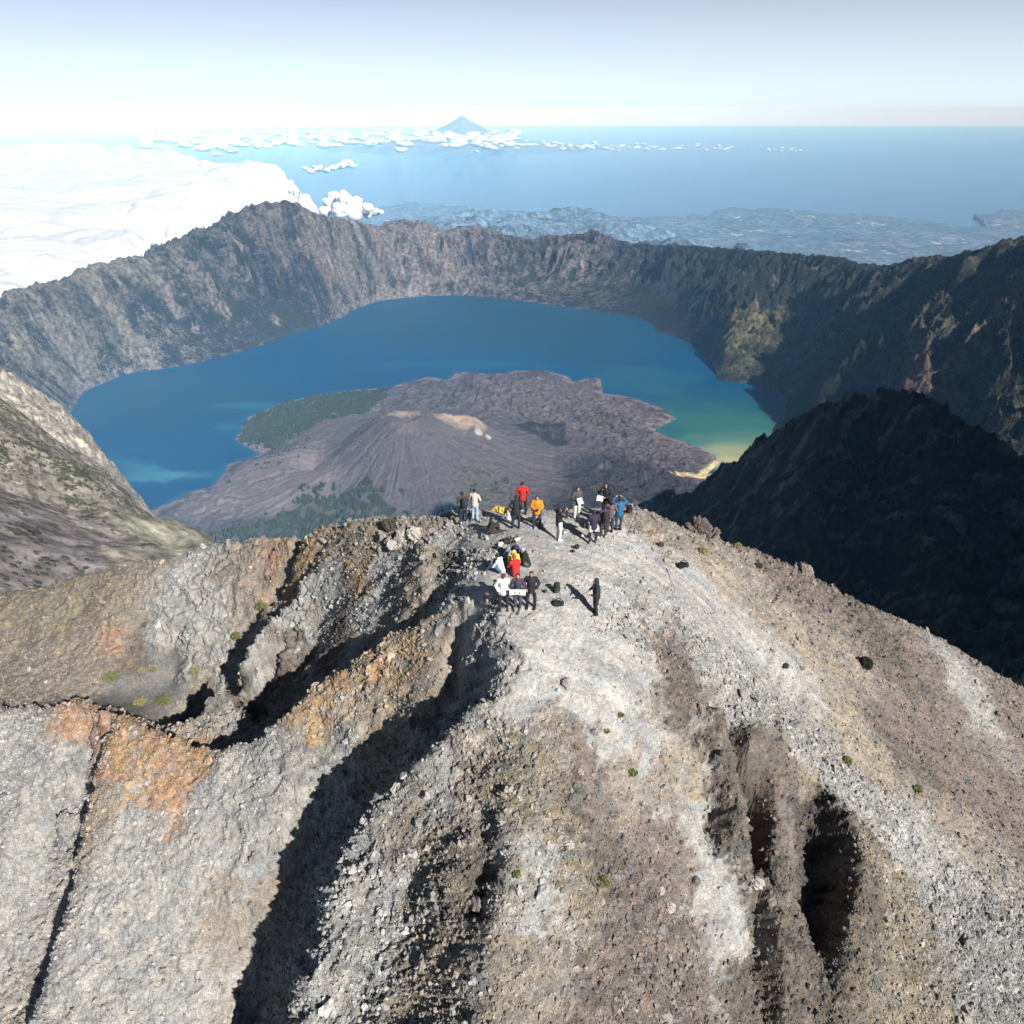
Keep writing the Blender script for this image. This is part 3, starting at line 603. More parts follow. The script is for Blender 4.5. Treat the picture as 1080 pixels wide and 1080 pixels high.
def backpack(px, py, rz, c, label, s_=1.0, lying=0.0, c2=None):
    x, y, z = at(px, py); t = empty('backpack', (x, y, z+.05*s_), R(rz)); t.rotation_euler = (lying, 0, R(rz)); t.scale = (s_,)*3; tag(t, label, 'backpack')
    bm = bmesh.new(); cap(bm, (0, 0, .13), (0, -.02, .42), .155, .120, 1.15); cap(bm, (-.06, -.01, .16), (-.05, -.02, .40), .13, .10); cap(bm, (.06, -.01, .16), (.05, -.02, .40), .13, .10); fuse('pack_body', bm, cloth(c), t, .016, 3)
    bm = bmesh.new(); cap(bm, (-.06, -.14, .12), (.06, -.14, .12), .06, .06); cap(bm, (-.06, -.13, .24), (.06, -.13, .24), .05, .05); fuse('pocket', bm, cloth(c2 or tuple(v*1.6+.005 for v in c)), t, .013, 3)
    bm = bmesh.new(); ell(bm, (0, -.01, .50), (.15, .14, .055)); fuse('lid', bm, cloth(c), t, .014, 2)
    for sx in (-1, 1):
        bm = bmesh.new(); pts_ = [(sx*.07, .10, .48), (sx*.09, .20, .40), (sx*.10, .21, .27), (sx*.10, .14, .12)]
        for a, b_ in zip(pts_[:-1], pts_[1:]): cap(bm, a, b_, .022, .022, 1, 8)
        fuse('strap', bm, cloth(BLK), t, .012, 1)
    return t
backpack(533, 571, 40, (.07, .07, .072), 'dark grey backpack lying on its side behind the seated huddle', .95, 1.25)
backpack(547, 568, -20, (.55, .53, .50), 'off white bag lying on the ground behind the dark grey backpack', .7, 1.3)
backpack(663, 541, 10, BLK, 'black backpack on the crest right of the blue jacket', .85, .3)
backpack(698, 575, -30, (.03, .032, .035), 'small dark backpack alone right of the hikers', .75, 1.1)
backpack(715, 597, 60, BLK, 'black backpack lower on the right slope beside the trekking pole', .95, 1.2)
backpack(583, 637, 70, (.014, .02, .016), 'black duffel lying left of the lone hiker', .85, 1.35)
backpack(587, 625, 10, (.02, .028, .018), 'dark green backpack standing behind the black duffel', .85, .1)
backpack(575, 624, 10, (.05, .045, .04), 'tiny brown pouch left of the dark green backpack', .42, .9)
backpack(603, 582, 30, (.03, .03, .03), 'small black pouch nearest below the group in the middle', .42, 1.0)
backpack(610, 578, -50, (.02, .02, .02), 'small black pouch on pale gravel under the puffy jacket', .5, .9)
backpack(594, 562, 15, (.40, .39, .36), 'pale day pack on the ground right of the white trousers', .55, 1.1)
backpack(616, 556, 15, (.05, .06, .05), 'dark day pack on the ground left of the puffy jacket', .6, .7)
# trekking pole lying on the ash
a = V3(at(703, 601)); b_ = V3(at(712, 622)); t = empty('trekking_pole', a); tag(t, 'thin black trekking pole lying on grey ash near the black backpack', 'trekking pole')
bm = bmesh.new(); cap(bm, (0, 0, .035), b_-a+V3((0, 0, .03)), .011, .008, 1, 8); bm_obj('shaft', bm, cloth(BLK, .4), t); d_ = (b_-a).normalized()
bm = bmesh.new(); cap(bm, (0, 0, .035), d_*.14+V3((0, 0, .035)), .022, .018, 1, 8); bm_obj('grip', bm, cloth((.05, .04, .03)), t)
# crumpled cloth on the ground
def cloth_heap(px, py, w_, h_, rz, c, label, name, cat):
    x, y, z = at(px, py); n = 26; gx_, gy_ = np.meshgrid(np.linspace(-.5, .5, n), np.linspace(-.5, .5, n)); wob = fbm(gx_*2+px, gy_*2, 3, 7)*.10
    X_ = gx_*w_+wob; Y_ = gy_*h_*(1+.3*np.sin(gx_*5)); Z_ = .03+np.abs(fbm(gx_*4+3, gy_*3+py, 4, 9))*.42*(1-(2*np.abs(gx_))**3)*(1-(2*np.abs(gy_))**3)
    c_, s_ = math.cos(R(rz)), math.sin(R(rz)); xw = x+X_*c_-Y_*s_; yw = y+X_*s_+Y_*c_; zt = near_z(xw, yw)
    t_ = grid_mesh(name, xw-x, yw-y, zt-z+Z_); o = link(name, t_, cloth(c), None, (x, y, z)); so_ = o.modifiers.new('thick', 'SOLIDIFY'); so_.thickness = .012; return tag(o, label, cat)
cloth_heap(528, 536, .95, .62, -35, (.70, .50, .10), 'yellow flag crumpled on the ground left of the red jacket', 'flag', 'flag')
cloth_heap(537, 545, .70, .5, -40, (.66, .64, .60), 'off white cloth crumpled beside the yellow flag', 'cloth', 'cloth')

# ------------------------------------------------------------------ rocks that stand out
def rock(px, py, r_, c, label, seed, flat=(1, 1, .8), sink=.25, name='rock', cat='rock', rough=.3):
    x, y, z = at(px, py); V0, F0 = ico(5); o_ = seed*3.7
    n_ = 0
    for f_, am in ((1.1, rough), (2.7, rough*.5), (6.5, rough*.24), (14., rough*.12)):
        n_ = n_ + am*(ridged(V0[:, 0]*f_+o_+V0[:, 2]*f_*.8, V0[:, 1]*f_-o_-V0[:, 2]*f_*.5, 2, seed)-.5)*1.5
    W_ = V0*(1+n_)[:, None]*r_*np.array(flat); me = mesh_from(name, W_, F0, False); cc = np.array(c)*(1+.35*fbm(V0[:, 0]*4+o_, V0[:, 1]*4+V0[:, 2]*3, 4, seed))[:, None]
    attr_col(me, 'albedo', np.clip(cc, .01, .6)); attr_f(me, 'stony', np.full(len(V0), .6)); o = link(name, me, M_stone, None, (x, y, z+r_*flat[2]*(1-sink)*.55)); o.rotation_euler = (0, 0, seed*1.3); return tag(o, label, cat)
rock(912, 702, .36, (.02, .019, .018), 'round black boulder sitting alone on the brown right slope', 3, (1, 1, .9), .1)
rock(735, 557, .55, (.12, .10, .09), 'jagged dark crag rising at the skyline right of the hikers', 5, (1.1, .8, 1.15), .45, 'crag', 'crag', .5)
rock(752, 566, .4, (.17, .145, .13), 'lower broken crag leaning on the right foot of the jagged crag', 8, (1.2, .7, .8), .4, 'crag', 'crag', .5)
rock(846, 600, .5, (.24, .20, .18), 'rounded brown crag on the skyline halfway down the right slope', 9, (1.1, .8, .9), .4, 'crag', 'crag', .35)
rock(437, 566, .42, (.46, .43, .38), 'whitish block at the head of the left gully, nearest the olive jacket', 11, (1.2, .9, .8), .2)
rock(426, 569, .40, (.42, .38, .33), 'whitish block just left of the palest block at the gully head', 12, (1.2, .9, .8), .2)
rock(416, 577, .34, (.46, .43, .38), 'lowest whitish block of the row at the gully head', 13, (1.1, .9, .8), .2)
rock(412, 557, .36, (.08, .07, .06), 'dark overhanging rock above the row of whitish blocks', 14, (1.5, .8, .9), .2)
rock(799, 932, .26, (.42, .38, .35), 'large pale stone in the lower slot beside the brown rib', 15)
rock(788, 938, .17, (.40, .36, .33), 'smaller pale stone left of the large pale stone in the slot', 16)
rock(600, 892, .17, (.46, .42, .37), 'chalky white stone in the middle of the lower brown slope', 17)
rock(988, 935, .22, (.44, .43, .41), 'rounded light grey stone in the lower right grey scree', 18)
rock(1000, 922, .19, (.42, .41, .39), 'light grey stone above the rounded one in the lower right scree', 19)
rock(540, 682, .11, (.02, .02, .02), 'small black stone alone below the three standing hikers', 20)
rock(800, 598, .22, (.05, .045, .04), 'dark stone on the tan slope below the rounded brown crag', 21)
rock(828, 703, .16, (.06, .055, .05), 'dark stone in the head of the small scarp on the right scree', 22)
rock(706, 958, .20, (.44, .37, .33), 'large pinkish stone near the bottom of the mauve slope', 24)
rock(697, 940, .15, (.44, .37, .33), 'middling pinkish stone just above the largest one on the mauve slope', 25)
rock(612, 815, .13, (.40, .32, .30), 'pink stone in the upper mauve streak of the front slope', 26)
rock(230, 748, .55, (.20, .18, .17), 'knobbly grey outcrop on the rim of the black hollow', 27, (1, .8, 1.1), .4, 'crag', 'crag', .5)

# ------------------------------------------------------------------ shrubs
M_leaf = simple('shrub_leaf', (.16, .18, .055), .6, var=.45, scale=20); M_dry = simple('dry_leaf', (.26, .24, .10), .7, var=.4, scale=20); M_wd = simple('twig', (.12, .09, .06), .9)
def shrub(px, py, r_, label, seed, mat=None, n=900):
    x, y, z = at(px, py); r = np.random.default_rng(seed); t = empty('shrub', (x, y, z)); tag(t, label, 'shrub', 'low shrubs on the volcanic slopes')
    d = r.standard_normal((n, 3)); d /= np.linalg.norm(d, axis=1)[:, None]; d[:, 2] = np.abs(d[:, 2])*.9-.05; lob = 1+.35*vnoise(d[:, 0]*2.5+seed, d[:, 1]*2.5+d[:, 2]*2, seed)
    c_ = d*(r.uniform(.35, 1, n)**.5*lob)[:, None]*r_*np.array([1, 1, 1.05]); c_[:, 2] += .06
    a_ = r.standard_normal((n, 3)); b2 = r.standard_normal((n, 3)); a_ = a_/np.linalg.norm(a_, axis=1)[:, None]*.05*(r_/.35)**.4; b2 = b2/np.linalg.norm(b2, axis=1)[:, None]*.022
    V = np.stack([c_-a_, c_+b2, c_+a_, c_-b2], 1).reshape(-1, 3); Fc = np.arange(n*4).reshape(-1, 4); link('foliage', mesh_from('foliage', V, Fc, False), mat or M_leaf, t)
    bm = bmesh.new()
    for k in range(7):
        e = V3(c_[k*11])*.8; cap(bm, (0, 0, -.05), e, .014, .006, 1, 6)
    bm_obj('stem', bm, M_wd, t)
shrub(172, 741, .50, 'bushy yellow green shrub at the right of the sandy hollow floor', 1)
shrub(148, 742, .42, 'round olive shrub in the middle of the sandy hollow floor', 2, M_dry)
shrub(116, 716, .50, 'ragged green shrub on the upper left edge of the sandy hollow', 3)
shrub(150, 708, .30, 'small yellowish shrub on the upper edge of the sandy hollow', 4, M_dry)
shrub(162, 707, .22, 'tiny green shrub right of the small yellowish one above the hollow', 5)
shrub(206, 709, .38, 'dull green shrub right of the hollow below the grey cliff', 6, M_dry)
shrub(277, 641, .48, 'bright green shrub at the head of the black chasm', 7)
shrub(250, 672, .35, 'dark olive shrub on the lit slope left of the black chasm', 8)
shrub(666, 817, .20, 'small bright green shrub on pale grey scree in the middle', 9)
shrub(636, 932, .24, 'yellow green shrub near the bottom of the brown front slope', 10)
shrub(545, 924, .14, 'tiny dark green tuft on the grey ash of the lower nose', 11)
shrub(893, 804, .24, 'dark shrub on the upper side of the grey scree band', 12)
shrub(967, 834, .24, 'dark olive shrub lowest on the right scree', 13)
shrub(741, 583, .30, 'yellow green cushion plant below the jagged crag', 14, M_dry, 500)
shrub(778, 577, .28, 'pale green cushion plant on the skyline slope right of the crags', 15, M_dry, 500)
shrub(640, 773, .12, 'tiny grey green tuft on the smooth ash slope', 16, M_dry, 200)
shrub(655, 756, .13, 'tiny dark tuft on the smooth ash slope above the other', 17, None, 200)
# ================================================================== caldera, lake, young volcano (metres, far below)
LAKE = -1740.0
def SH(l): return [PZ(px, py, LAKE) for px, py in l]
shore_out = [(80,428),(84,419),(90,412),(130,395),(180,388),(230,378),(270,366),(305,355),(345,342),(362,334),(375,326),(400,317),(440,313),(480,311.5),(520,313.5),(560,319),(600,324),(640,330),(672,334),(688,342),(692,348),(720,358),(738,366),(750,385),(757,401),(775,403),(800,407),(820,412),(832,420),(828,436),(815,452),(812,465)]
shore_in = [(150,545),(160,537),(185,528),(200,519),(222,514),(230,507),(238,498),(240,490),(262,484),(275,480),(258,470),(248,465),(254,452),(262,440),(290,428),(330,417),(380,411),(410,409),(425,404),(440,401),(452,397),(470,401),(475,399),(482,392),(505,394),(530,394),(545,391),(575,391),(598,397),(604,403),(620,399),(633,399),(636,415),(655,417),(672,421),(690,428),(704,432),(713,442),(700,448),(690,455),(708,462),(722,466),(740,474),(754,480),(758,488),(752,494),(745,501),(758,498),(775,490),(800,485)]
near_left = [PD(70,425,4700), (-2250, 3900, 0), (-1800, 3250, 0), (-1500, 2950, 0)]
lake_poly = [p[:2] for p in SH(shore_out)] + [(2150, 4300), (1900, 3700)] + [p[:2] for p in SH(shore_in[::-1])] + [(p[0], p[1]) for p in near_left[::-1]]
CPn = []
def cl(l, step=120): CPn.extend(line(l, step))
cl([(x, y, LAKE) for x, y in lake_poly]+[(lake_poly[0][0], lake_poly[0][1], LAKE)], 110)
for px, py in [(150,450),(200,480),(160,500),(300,390),(400,370),(480,350),(560,360),(640,370),(700,400),(760,440),(730,450),(500,380),(220,440)]:
    CPn.append(PZ(px, py, LAKE-60))
rim = [PD(-60,352,4600),PD(0,326,5050),PD(40,303,5350),PD(66,296,5600),PD(80,287,5750),PD(100,283,5850),PD(130,277,6050),PD(165,268,6350),PD(190,254,6600),PD(215,240,6850),PD(240,231,7050),PD(265,219,7250),PD(283,212,7400),PD(298,210,7500),PD(315,215,7600),PD(332,224,7750),PD(350,229,7900),PD(375,233,8150),PD(400,238,8500),PD(420,233,8650),PD(440,232,8750),PD(455,240,8800),PD(470,243,8850),PD(485,238,8850),PD(500,236,8900),PD(515,243,8950),PD(530,245,9000),PD(545,250,9000),PD(562,252,9000),PD(580,247,9000),PD(592,250,9000),PD(612,246,8950),PD(625,241,8900),PD(637,248,8850),PD(655,253,8750),PD(675,256,8600),PD(700,256,8450),PD(725,257,8250),PD(745,258,8050),PD(765,260,7850),PD(785,262,7650),PD(810,265,7400),PD(830,266,7200),PD(850,267,7000),PD(870,269,6800),PD(895,275,6500),PD(915,279,6250),PD(938,281,6000),PD(955,276,5750),PD(975,270,5500),PD(1000,269,5200),PD(1016,266,5000),PD(1080,250,4500),PD(1150,240,4000)]
cl(rim, 160)
ctr = np.array([-300., 5700.])
for x, y, z in line(rim, 350):        # the outer flanks fall away from the rim
    d = np.array([x, y])-ctr; d /= np.hypot(*d)
    for r, dz in ((350, -230), (1100, -560), (3000, -1250)): CPn.append((x+d[0]*r, y+d[1]*r, z+dz))
# wall faces: halfway bench, a steep upper wall over gentler aprons
def faces(ps): CPn.extend([PD(*p) for p in ps])
faces([(100,340,5500),(150,330,5950),(200,320,6250),(250,310,6550),(300,290,7000),(350,285,7450),(120,370,5300),(200,355,6060),(270,335,6450),(330,315,6950)])
faces([(420,285,8250),(460,290,8330),(520,290,8380),(570,292,8380),(620,296,8250),(670,300,8000),(720,310,7400),(440,300,8180),(500,300,8260),(600,308,8150)])
# right side: terrace, spurs and shaded valleys
cl([PD(748,300,7000),PD(765,318,6500),PD(778,335,6100),PD(772,350,5850),PD(765,372,5600)], 150)
faces([(800,340,5950),(820,345,5850),(790,350,5750),(740,340,6400),(755,365,5800)])
cl([PD(845,268,7000),PD(868,300,6300),PD(872,325,5950),PD(862,350,5600),PD(850,378,5300),PD(842,400,5080),PD(835,418,4900),PD(822,440,4650)], 150)
cl([PD(820,300,6700),PD(822,330,6100),PD(815,360,5650),PD(818,385,5400),PD(830,400,5250)], 150)
cl([PD(930,306,5350),PD(915,340,4950),PD(900,375,4650),PD(885,405,4420),PD(868,430,4300)], 150)
cl([PD(968,330,4600),PD(950,365,4400),PD(930,395,4200),PD(915,420,4080)], 150)
cl([PD(1016,266,5000),PD(1000,300,4550),PD(985,330,4300),PD(970,360,4150),PD(958,390,4000),PD(940,415,3900),PD(925,440,3800)], 130)
for x, y, z in line([PD(1016,266,5000),PD(1000,300,4550),PD(985,330,4300),PD(970,360,4150),PD(958,390,4000),PD(940,415,3900)], 200):
    CPn.append((x-110, y+85, z-190)); CPn.append((x-280, y+205, z-360))
for x, y, z in line([PD(868,300,6300),PD(872,325,5950),PD(862,350,5600),PD(850,378,5300),PD(842,400,5080)], 200): CPn.append((x-90, y+70, z-120))
cl([PD(1040,300,4250),PD(1030,340,4000),PD(1012,380,3800),PD(1000,430,3600)], 130)
faces([(1000,380,3950),(985,420,3750),(1075,340,3700),(1080,420,3300),(1016,450,3400)])
# the near slopes down from the summit, hidden from here
for x in range(-3500, 3600, 700):
    CPn.append((x, 1500, -1150-0.05*abs(x))); CPn.append((x, 600, -560)); 
for x in (-1300, -600, 0, 600, 1300): CPn.append((x, 2300, -1600))
CPn += [(-3300,3600,-1150),(-2900,4300,-1350),(-2700,3300,-1200),(-4200,4600,-900),(-4500,3000,-900),(2900,2900,-1050),(3300,3600,-900),(4600,4300,-1100),(5200,6000,-2000),(4300,2500,-800)]
# island: lava fields and the young cone
faces_i = [(330,500,-1705),(250,525,-1712),(300,470,-1712),(340,440,-1728),(280,450,-1730),(330,430,-1730),(380,420,-1728),(380,470,-1665),(350,530,-1690),(300,545,-1700),(240,550,-1705),(420,540,-1650),(480,540,-1640),
  (560,410,-1690),(500,410,-1680),(620,425,-1690),(660,440,-1700),(690,470,-1705),(640,470,-1690),(720,490,-1720),(600,450,-1670),(560,500,-1660),(620,520,-1680),(680,520,-1700),(560,460,-1630),(600,480,-1670)]
CPn += [PZ(*p) for p in faces_i]
CONE = PZ(428, 436, -1395); cx0, cy0 = CONE[0], CONE[1]
for k in range(14):
    a = 2*math.pi*k/14
    for r, z in ((75, -1397), (260, -1510), (520, -1610), (820, -1668)):
        x = cx0+math.cos(a)*r*1.12; y = cy0+math.sin(a)*r
        CPn.append((x, y, z-8+6*math.sin(a*3)))
CPn.append((cx0, cy0, -1440)); CPn.append((cx0+20, cy0-20, -1438))
C2 = PZ(482, 440, -1450)
for k in range(8):
    a = 2*math.pi*k/8; CPn.append((C2[0]+95*math.cos(a), C2[1]+60*math.sin(a), -1448-10*math.cos(a)))
CPn.append((C2[0], C2[1], -1490))
VENT = PZ(429, 452, -1452)
_sc = Surf(CPn, 1500.0)
cal_g = Grid(_sc, -9600, 9600, 400, 13200, 40)
rim_g = Grid(lambda a, b: pdist(a, b, [p[:2] for p in rim], False), -9600, 9600, 400, 13200, 40)
def caldera_arrays(X, Y, detail=True):
    Z = cal_g(X, Y)
    inl = inside(X, Y, lake_poly); dl = pdist(X, Y, lake_poly)
    sd_ = np.where(inl, -dl, dl)
    up = Z-LAKE
    rx = X-ctr[0]; ry = Y-ctr[1]; rad = np.hypot(rx, ry); th = np.arctan2(ry, rx)
    # gullies run down the walls: fine across the slope, long along it
    wx = fbm(X/900, Y/900, 4, 71)*260; wy = fbm(X/900, Y/900, 4, 73)*260
    island = inside(X, Y, isl_poly)
    wall = sstep(60, 420, up)*(~island)
    arc = th*2600 + wx*1.2
    rr = rad + wy
    g1 = ridged(arc/420., rr/2100., 5, 81, .6)
    g2 = ridged(arc/130.+wx/300, rr/520., 4, 85, .6)
    g3 = ridged((X+wx)/210., (Y+wy)/210., 6, 91, .62)
    drim = rim_g(X, Y); A = wall*sstep(-60, 380, drim); A3 = wall*(.35+.65*sstep(0, 300, drim))
    Z = Z + A*((g1-.6)*340 + (g2-.5)*140 + (ridged(arc/70.+wx/200, rr/600., 4, 87)-.5)*80) + A3*(g3-.55)*135
    fine = ridged(X/55., Y/55., 4, 95, .6); 
    Z = Z + (fine-.5)*(8+12*sstep(0, 500, drim))*sstep(5, 120, sd_)*sstep(15, 200, up)*(~island)
    # lava field texture
    lf = ridged((X+wx*.3)/120., (Y+wy*.3)/120., 6, 101, .6); lf2 = fbm(X/38., Y/38., 4, 103)
    li = sstep(0, 120, sd_)*island
    dc = np.hypot((X-cx0)/1.12, Y-cy0); cone_m = 1-sstep(650, 1000, dc)
    Z = Z + li*((lf-.5)*34 + lf2*7)*(1-.82*cone_m)
    ca = np.arctan2(Y-cy0, X-cx0)
    Z = Z + cone_m*sstep(70, 200, dc)*(ridged(ca*9, dc/900., 4, 107)-.5)*16
    # broken lava shore
    Z = np.where(inl, np.minimum(Z, LAKE-3), np.where((sd_ < 250) | island, np.maximum(Z, LAKE+2+np.minimum(sd_, 30)*.15), Z))
    return Z, up, wall, island, cone_m, dc, sd_, (g1, g2, g3, fine, lf, wx, wy)
isl_poly = [p[:2] for p in SH([(130,560)]+shore_in[:-2]+[(740,510),(745,530),(700,640),(450,660),(100,640)])]
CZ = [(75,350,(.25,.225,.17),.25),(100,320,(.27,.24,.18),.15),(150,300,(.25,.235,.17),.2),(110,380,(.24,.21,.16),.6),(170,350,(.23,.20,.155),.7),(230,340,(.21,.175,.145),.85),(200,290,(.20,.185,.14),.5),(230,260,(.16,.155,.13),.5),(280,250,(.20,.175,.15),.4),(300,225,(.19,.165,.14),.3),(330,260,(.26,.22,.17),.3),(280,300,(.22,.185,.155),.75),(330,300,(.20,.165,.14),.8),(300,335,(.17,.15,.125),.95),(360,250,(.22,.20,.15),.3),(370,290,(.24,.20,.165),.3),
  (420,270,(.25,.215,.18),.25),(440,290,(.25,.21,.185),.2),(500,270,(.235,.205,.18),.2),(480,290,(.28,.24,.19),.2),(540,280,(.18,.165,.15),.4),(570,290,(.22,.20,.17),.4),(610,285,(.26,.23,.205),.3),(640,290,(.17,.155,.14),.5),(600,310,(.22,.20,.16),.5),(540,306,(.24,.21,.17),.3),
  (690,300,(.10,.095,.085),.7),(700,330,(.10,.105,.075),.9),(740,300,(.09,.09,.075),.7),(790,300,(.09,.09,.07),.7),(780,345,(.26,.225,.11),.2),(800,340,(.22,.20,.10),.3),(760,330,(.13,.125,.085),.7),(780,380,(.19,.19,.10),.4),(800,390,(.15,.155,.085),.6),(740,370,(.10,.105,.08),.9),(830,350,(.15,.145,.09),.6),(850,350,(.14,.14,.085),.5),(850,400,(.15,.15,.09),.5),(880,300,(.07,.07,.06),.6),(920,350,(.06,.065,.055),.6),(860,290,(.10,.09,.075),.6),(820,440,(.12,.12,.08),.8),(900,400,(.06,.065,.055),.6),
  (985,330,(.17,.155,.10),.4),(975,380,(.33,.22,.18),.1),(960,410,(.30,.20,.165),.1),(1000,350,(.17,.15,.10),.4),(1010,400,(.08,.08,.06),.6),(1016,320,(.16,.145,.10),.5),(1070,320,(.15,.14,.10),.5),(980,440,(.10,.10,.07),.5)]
def hitC(px, py):
    return march(cal_g, px, py, 2500, 13500, 25)
zp2 = []; zv2 = []
for px, py, c, vg in CZ:
    h = hitC(px, py)
    if h is None: continue
    zp2.append((h[0], h[1])); zv2.append(list(c)+[vg])
nx2 = int(1500*Q); ny2 = int(1250*Q)
s2 = np.linspace(-.92, .92, nx2); y2 = np.exp(np.linspace(math.log(2300), math.log(10800), ny2))
X2 = s2[None, :]*y2[:, None]; Y2 = np.repeat(y2[:, None], nx2, 1)
Z2, up2, wall2, isl2, cone2, dc2, sd2, ex = caldera_arrays(X2, Y2)
g1, g2_, g3, fine, lf, wx2, wy2 = ex
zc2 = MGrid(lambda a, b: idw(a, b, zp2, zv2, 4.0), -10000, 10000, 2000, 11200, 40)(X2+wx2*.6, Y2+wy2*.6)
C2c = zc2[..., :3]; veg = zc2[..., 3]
mot = fbm(X2/60, Y2/60, 4, 121); mot2 = fbm(X2/320, Y2/320, 4, 123)
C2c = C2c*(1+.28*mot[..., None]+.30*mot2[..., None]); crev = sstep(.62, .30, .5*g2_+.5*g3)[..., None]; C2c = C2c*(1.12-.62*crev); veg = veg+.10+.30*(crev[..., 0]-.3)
# pale landslide scars on the left wall
scar = np.zeros(X2.shape)
for px, py, ln_, wd in [(180,315,260,30),(222,312,420,34),(255,288,330,22),(290,338,120,40),(205,345,120,24),(240,320,120,18),(250,255,300,24),(345,262,380,40),(158,335,160,14),(300,300,150,18),(613,280,420,30),(585,270,380,18),(470,275,300,20),(830,290,500,30),(862,285,400,18),(640,295,300,16)]:
    h = hitC(px, py)
    if h is None: continue
    d = np.array([h[0], h[1]])-ctr; d /= np.hypot(*d); a_ = (X2-h[0])*d[0]+(Y2-h[1])*d[1]; b_ = -(X2-h[0])*d[1]+(Y2-h[1])*d[0]
    scar = np.maximum(scar, np.exp(-(a_/ln_*3.6)**2-(b_/wd)**2*(1+.6*mot)))
scar = np.clip(scar*1.3*(1+1.4*mot), 0, 1)[..., None]*.6
C2c = C2c*(1-scar)+np.array([.46, .38, .32])*scar
veg = veg*(1-scar[..., 0])
# rock faces redder, shoreline strand pale
strand = (np.exp(-((sd2-14)/13.)**2)*(sd2 > 0)*(~isl2))[..., None]*.6
C2c = C2c*(1-strand)+np.array([.36, .34, .30])*strand
# island colours: violet grey ash and lava, darker patches, brown crater rims
def PW(l): return [PZ(px, py, z)[:2] for px, py, z in l]
LAVA = np.array([.095, .085, .101]); Ci = LAVA*(1+.22*fbm(X2/90, Y2/90, 4, 131)[..., None]+.30*(1-.75*cone2[..., None])*(lf-.5)[..., None]+.16*fbm(X2/400, Y2/300, 4, 133)[..., None])
def blob(l, f=60):
    P_ = PW(l); i_ = inside(X2+wx2*.15, Y2+wy2*.15, P_); d_ = pdist(X2+wx2*.15, Y2+wy2*.15, P_)
    return sstep(-f, f, np.where(i_, d_, -d_))[..., None]
def paint(Ci, m, c, k=1.0): return Ci*(1-m*k)+np.array(c)*m*k*(1+.15*mot[..., None])
Ci = paint(Ci, cone2[..., None], (.125, .110, .125), .7)
Ci = paint(Ci, blob([(500,400,-1690),(620,400,-1690),(720,445,-1700),(760,490,-1720),(700,480,-1700),(600,450,-1680),(500,430,-1660)], 90), (.14,.118,.125), .6)
Ci = paint(Ci, blob([(538,452,-1665),(560,446,-1665),(600,447,-1670),(602,470,-1672),(585,474,-1672),(560,462,-1668)], 14), (.034,.033,.043), .95)
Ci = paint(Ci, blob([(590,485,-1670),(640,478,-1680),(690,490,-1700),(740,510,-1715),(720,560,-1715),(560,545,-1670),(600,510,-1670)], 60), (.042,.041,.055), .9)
Ci = paint(Ci, blob([(560,455,-1665),(640,452,-1690),(700,462,-1700),(690,470,-1700),(620,465,-1690)], 20), (.10,.088,.10), .5)
Ci = paint(Ci, blob([(230,510,-1715),(300,478,-1712),(340,470,-1690),(360,520,-1690),(300,548,-1700),(180,545,-1715)], 60), (.215,.178,.175), .7)
Ci = paint(Ci, blob([(330,440,-1728),(400,425,-1700),(400,440,-1660),(340,470,-1690),(290,485,-1715)], 30), (.19,.165,.16), .5)
r_ = sstep(70, 30, np.abs(dc2-75))[..., None]*(Y2 > cy0+5)[..., None]*(X2 < cx0+70)[..., None]; Ci = paint(Ci, r_, (.40,.33,.28), .6)
d2 = np.hypot((X2-C2[0])/2.1, (Y2-C2[1])/1.2); Ci = paint(Ci, sstep(85, 35, d2+25*mot)[..., None], (.47,.35,.28), .85)
d3 = np.hypot(X2-VENT[0], (Y2-VENT[1])*.8); Ci = paint(Ci, sstep(70, 35, d3)[..., None], (.20,.15,.14), .6); Ci = paint(Ci, np.exp(-((d3-66)/7.)**2)[..., None]*(Y2 < VENT[1]-10)[..., None], (.36,.34,.32), .12)
for px, py, z, r0 in ((505,455,-1500,26),(515,461,-1530,20)):
    q = PZ(px, py, z); Ci = paint(Ci, sstep(r0, r0*.5, np.hypot(X2-q[0], Y2-q[1]))[..., None], (.52,.47,.42), .85)
streak = (1-.6*cone2[..., None])*sstep(.35, .8, fbm(X2/45.+wx2/200, Y2/260., 5, 141))[..., None]; Ci = paint(Ci, streak, (.27,.23,.22), .35)
# bright rubble along the broken shore of the lava
edge = (sstep(90, 20, sd2)*(lf > .45))[..., None]; Ci = paint(Ci, edge, (.30,.26,.26), .55)
# sparse scrub and grass on old lava
scr = blob([(480,520,-1640),(500,500,-1640),(540,505,-1640),(545,545,-1640),(480,545,-1640)], 40)*(fbm(X2/30, Y2/30, 4, 151)[..., None] > .0); Ci = paint(Ci, scr, (.12,.135,.07), .6)
sc2 = blob([(590,430,-1690),(640,432,-1690),(690,452,-1700),(660,462,-1700),(610,445,-1680)], 40)*(fbm(X2/22, Y2/22, 3, 153)[..., None] > .12); Ci = paint(Ci, sc2, (.05,.055,.045), .8)
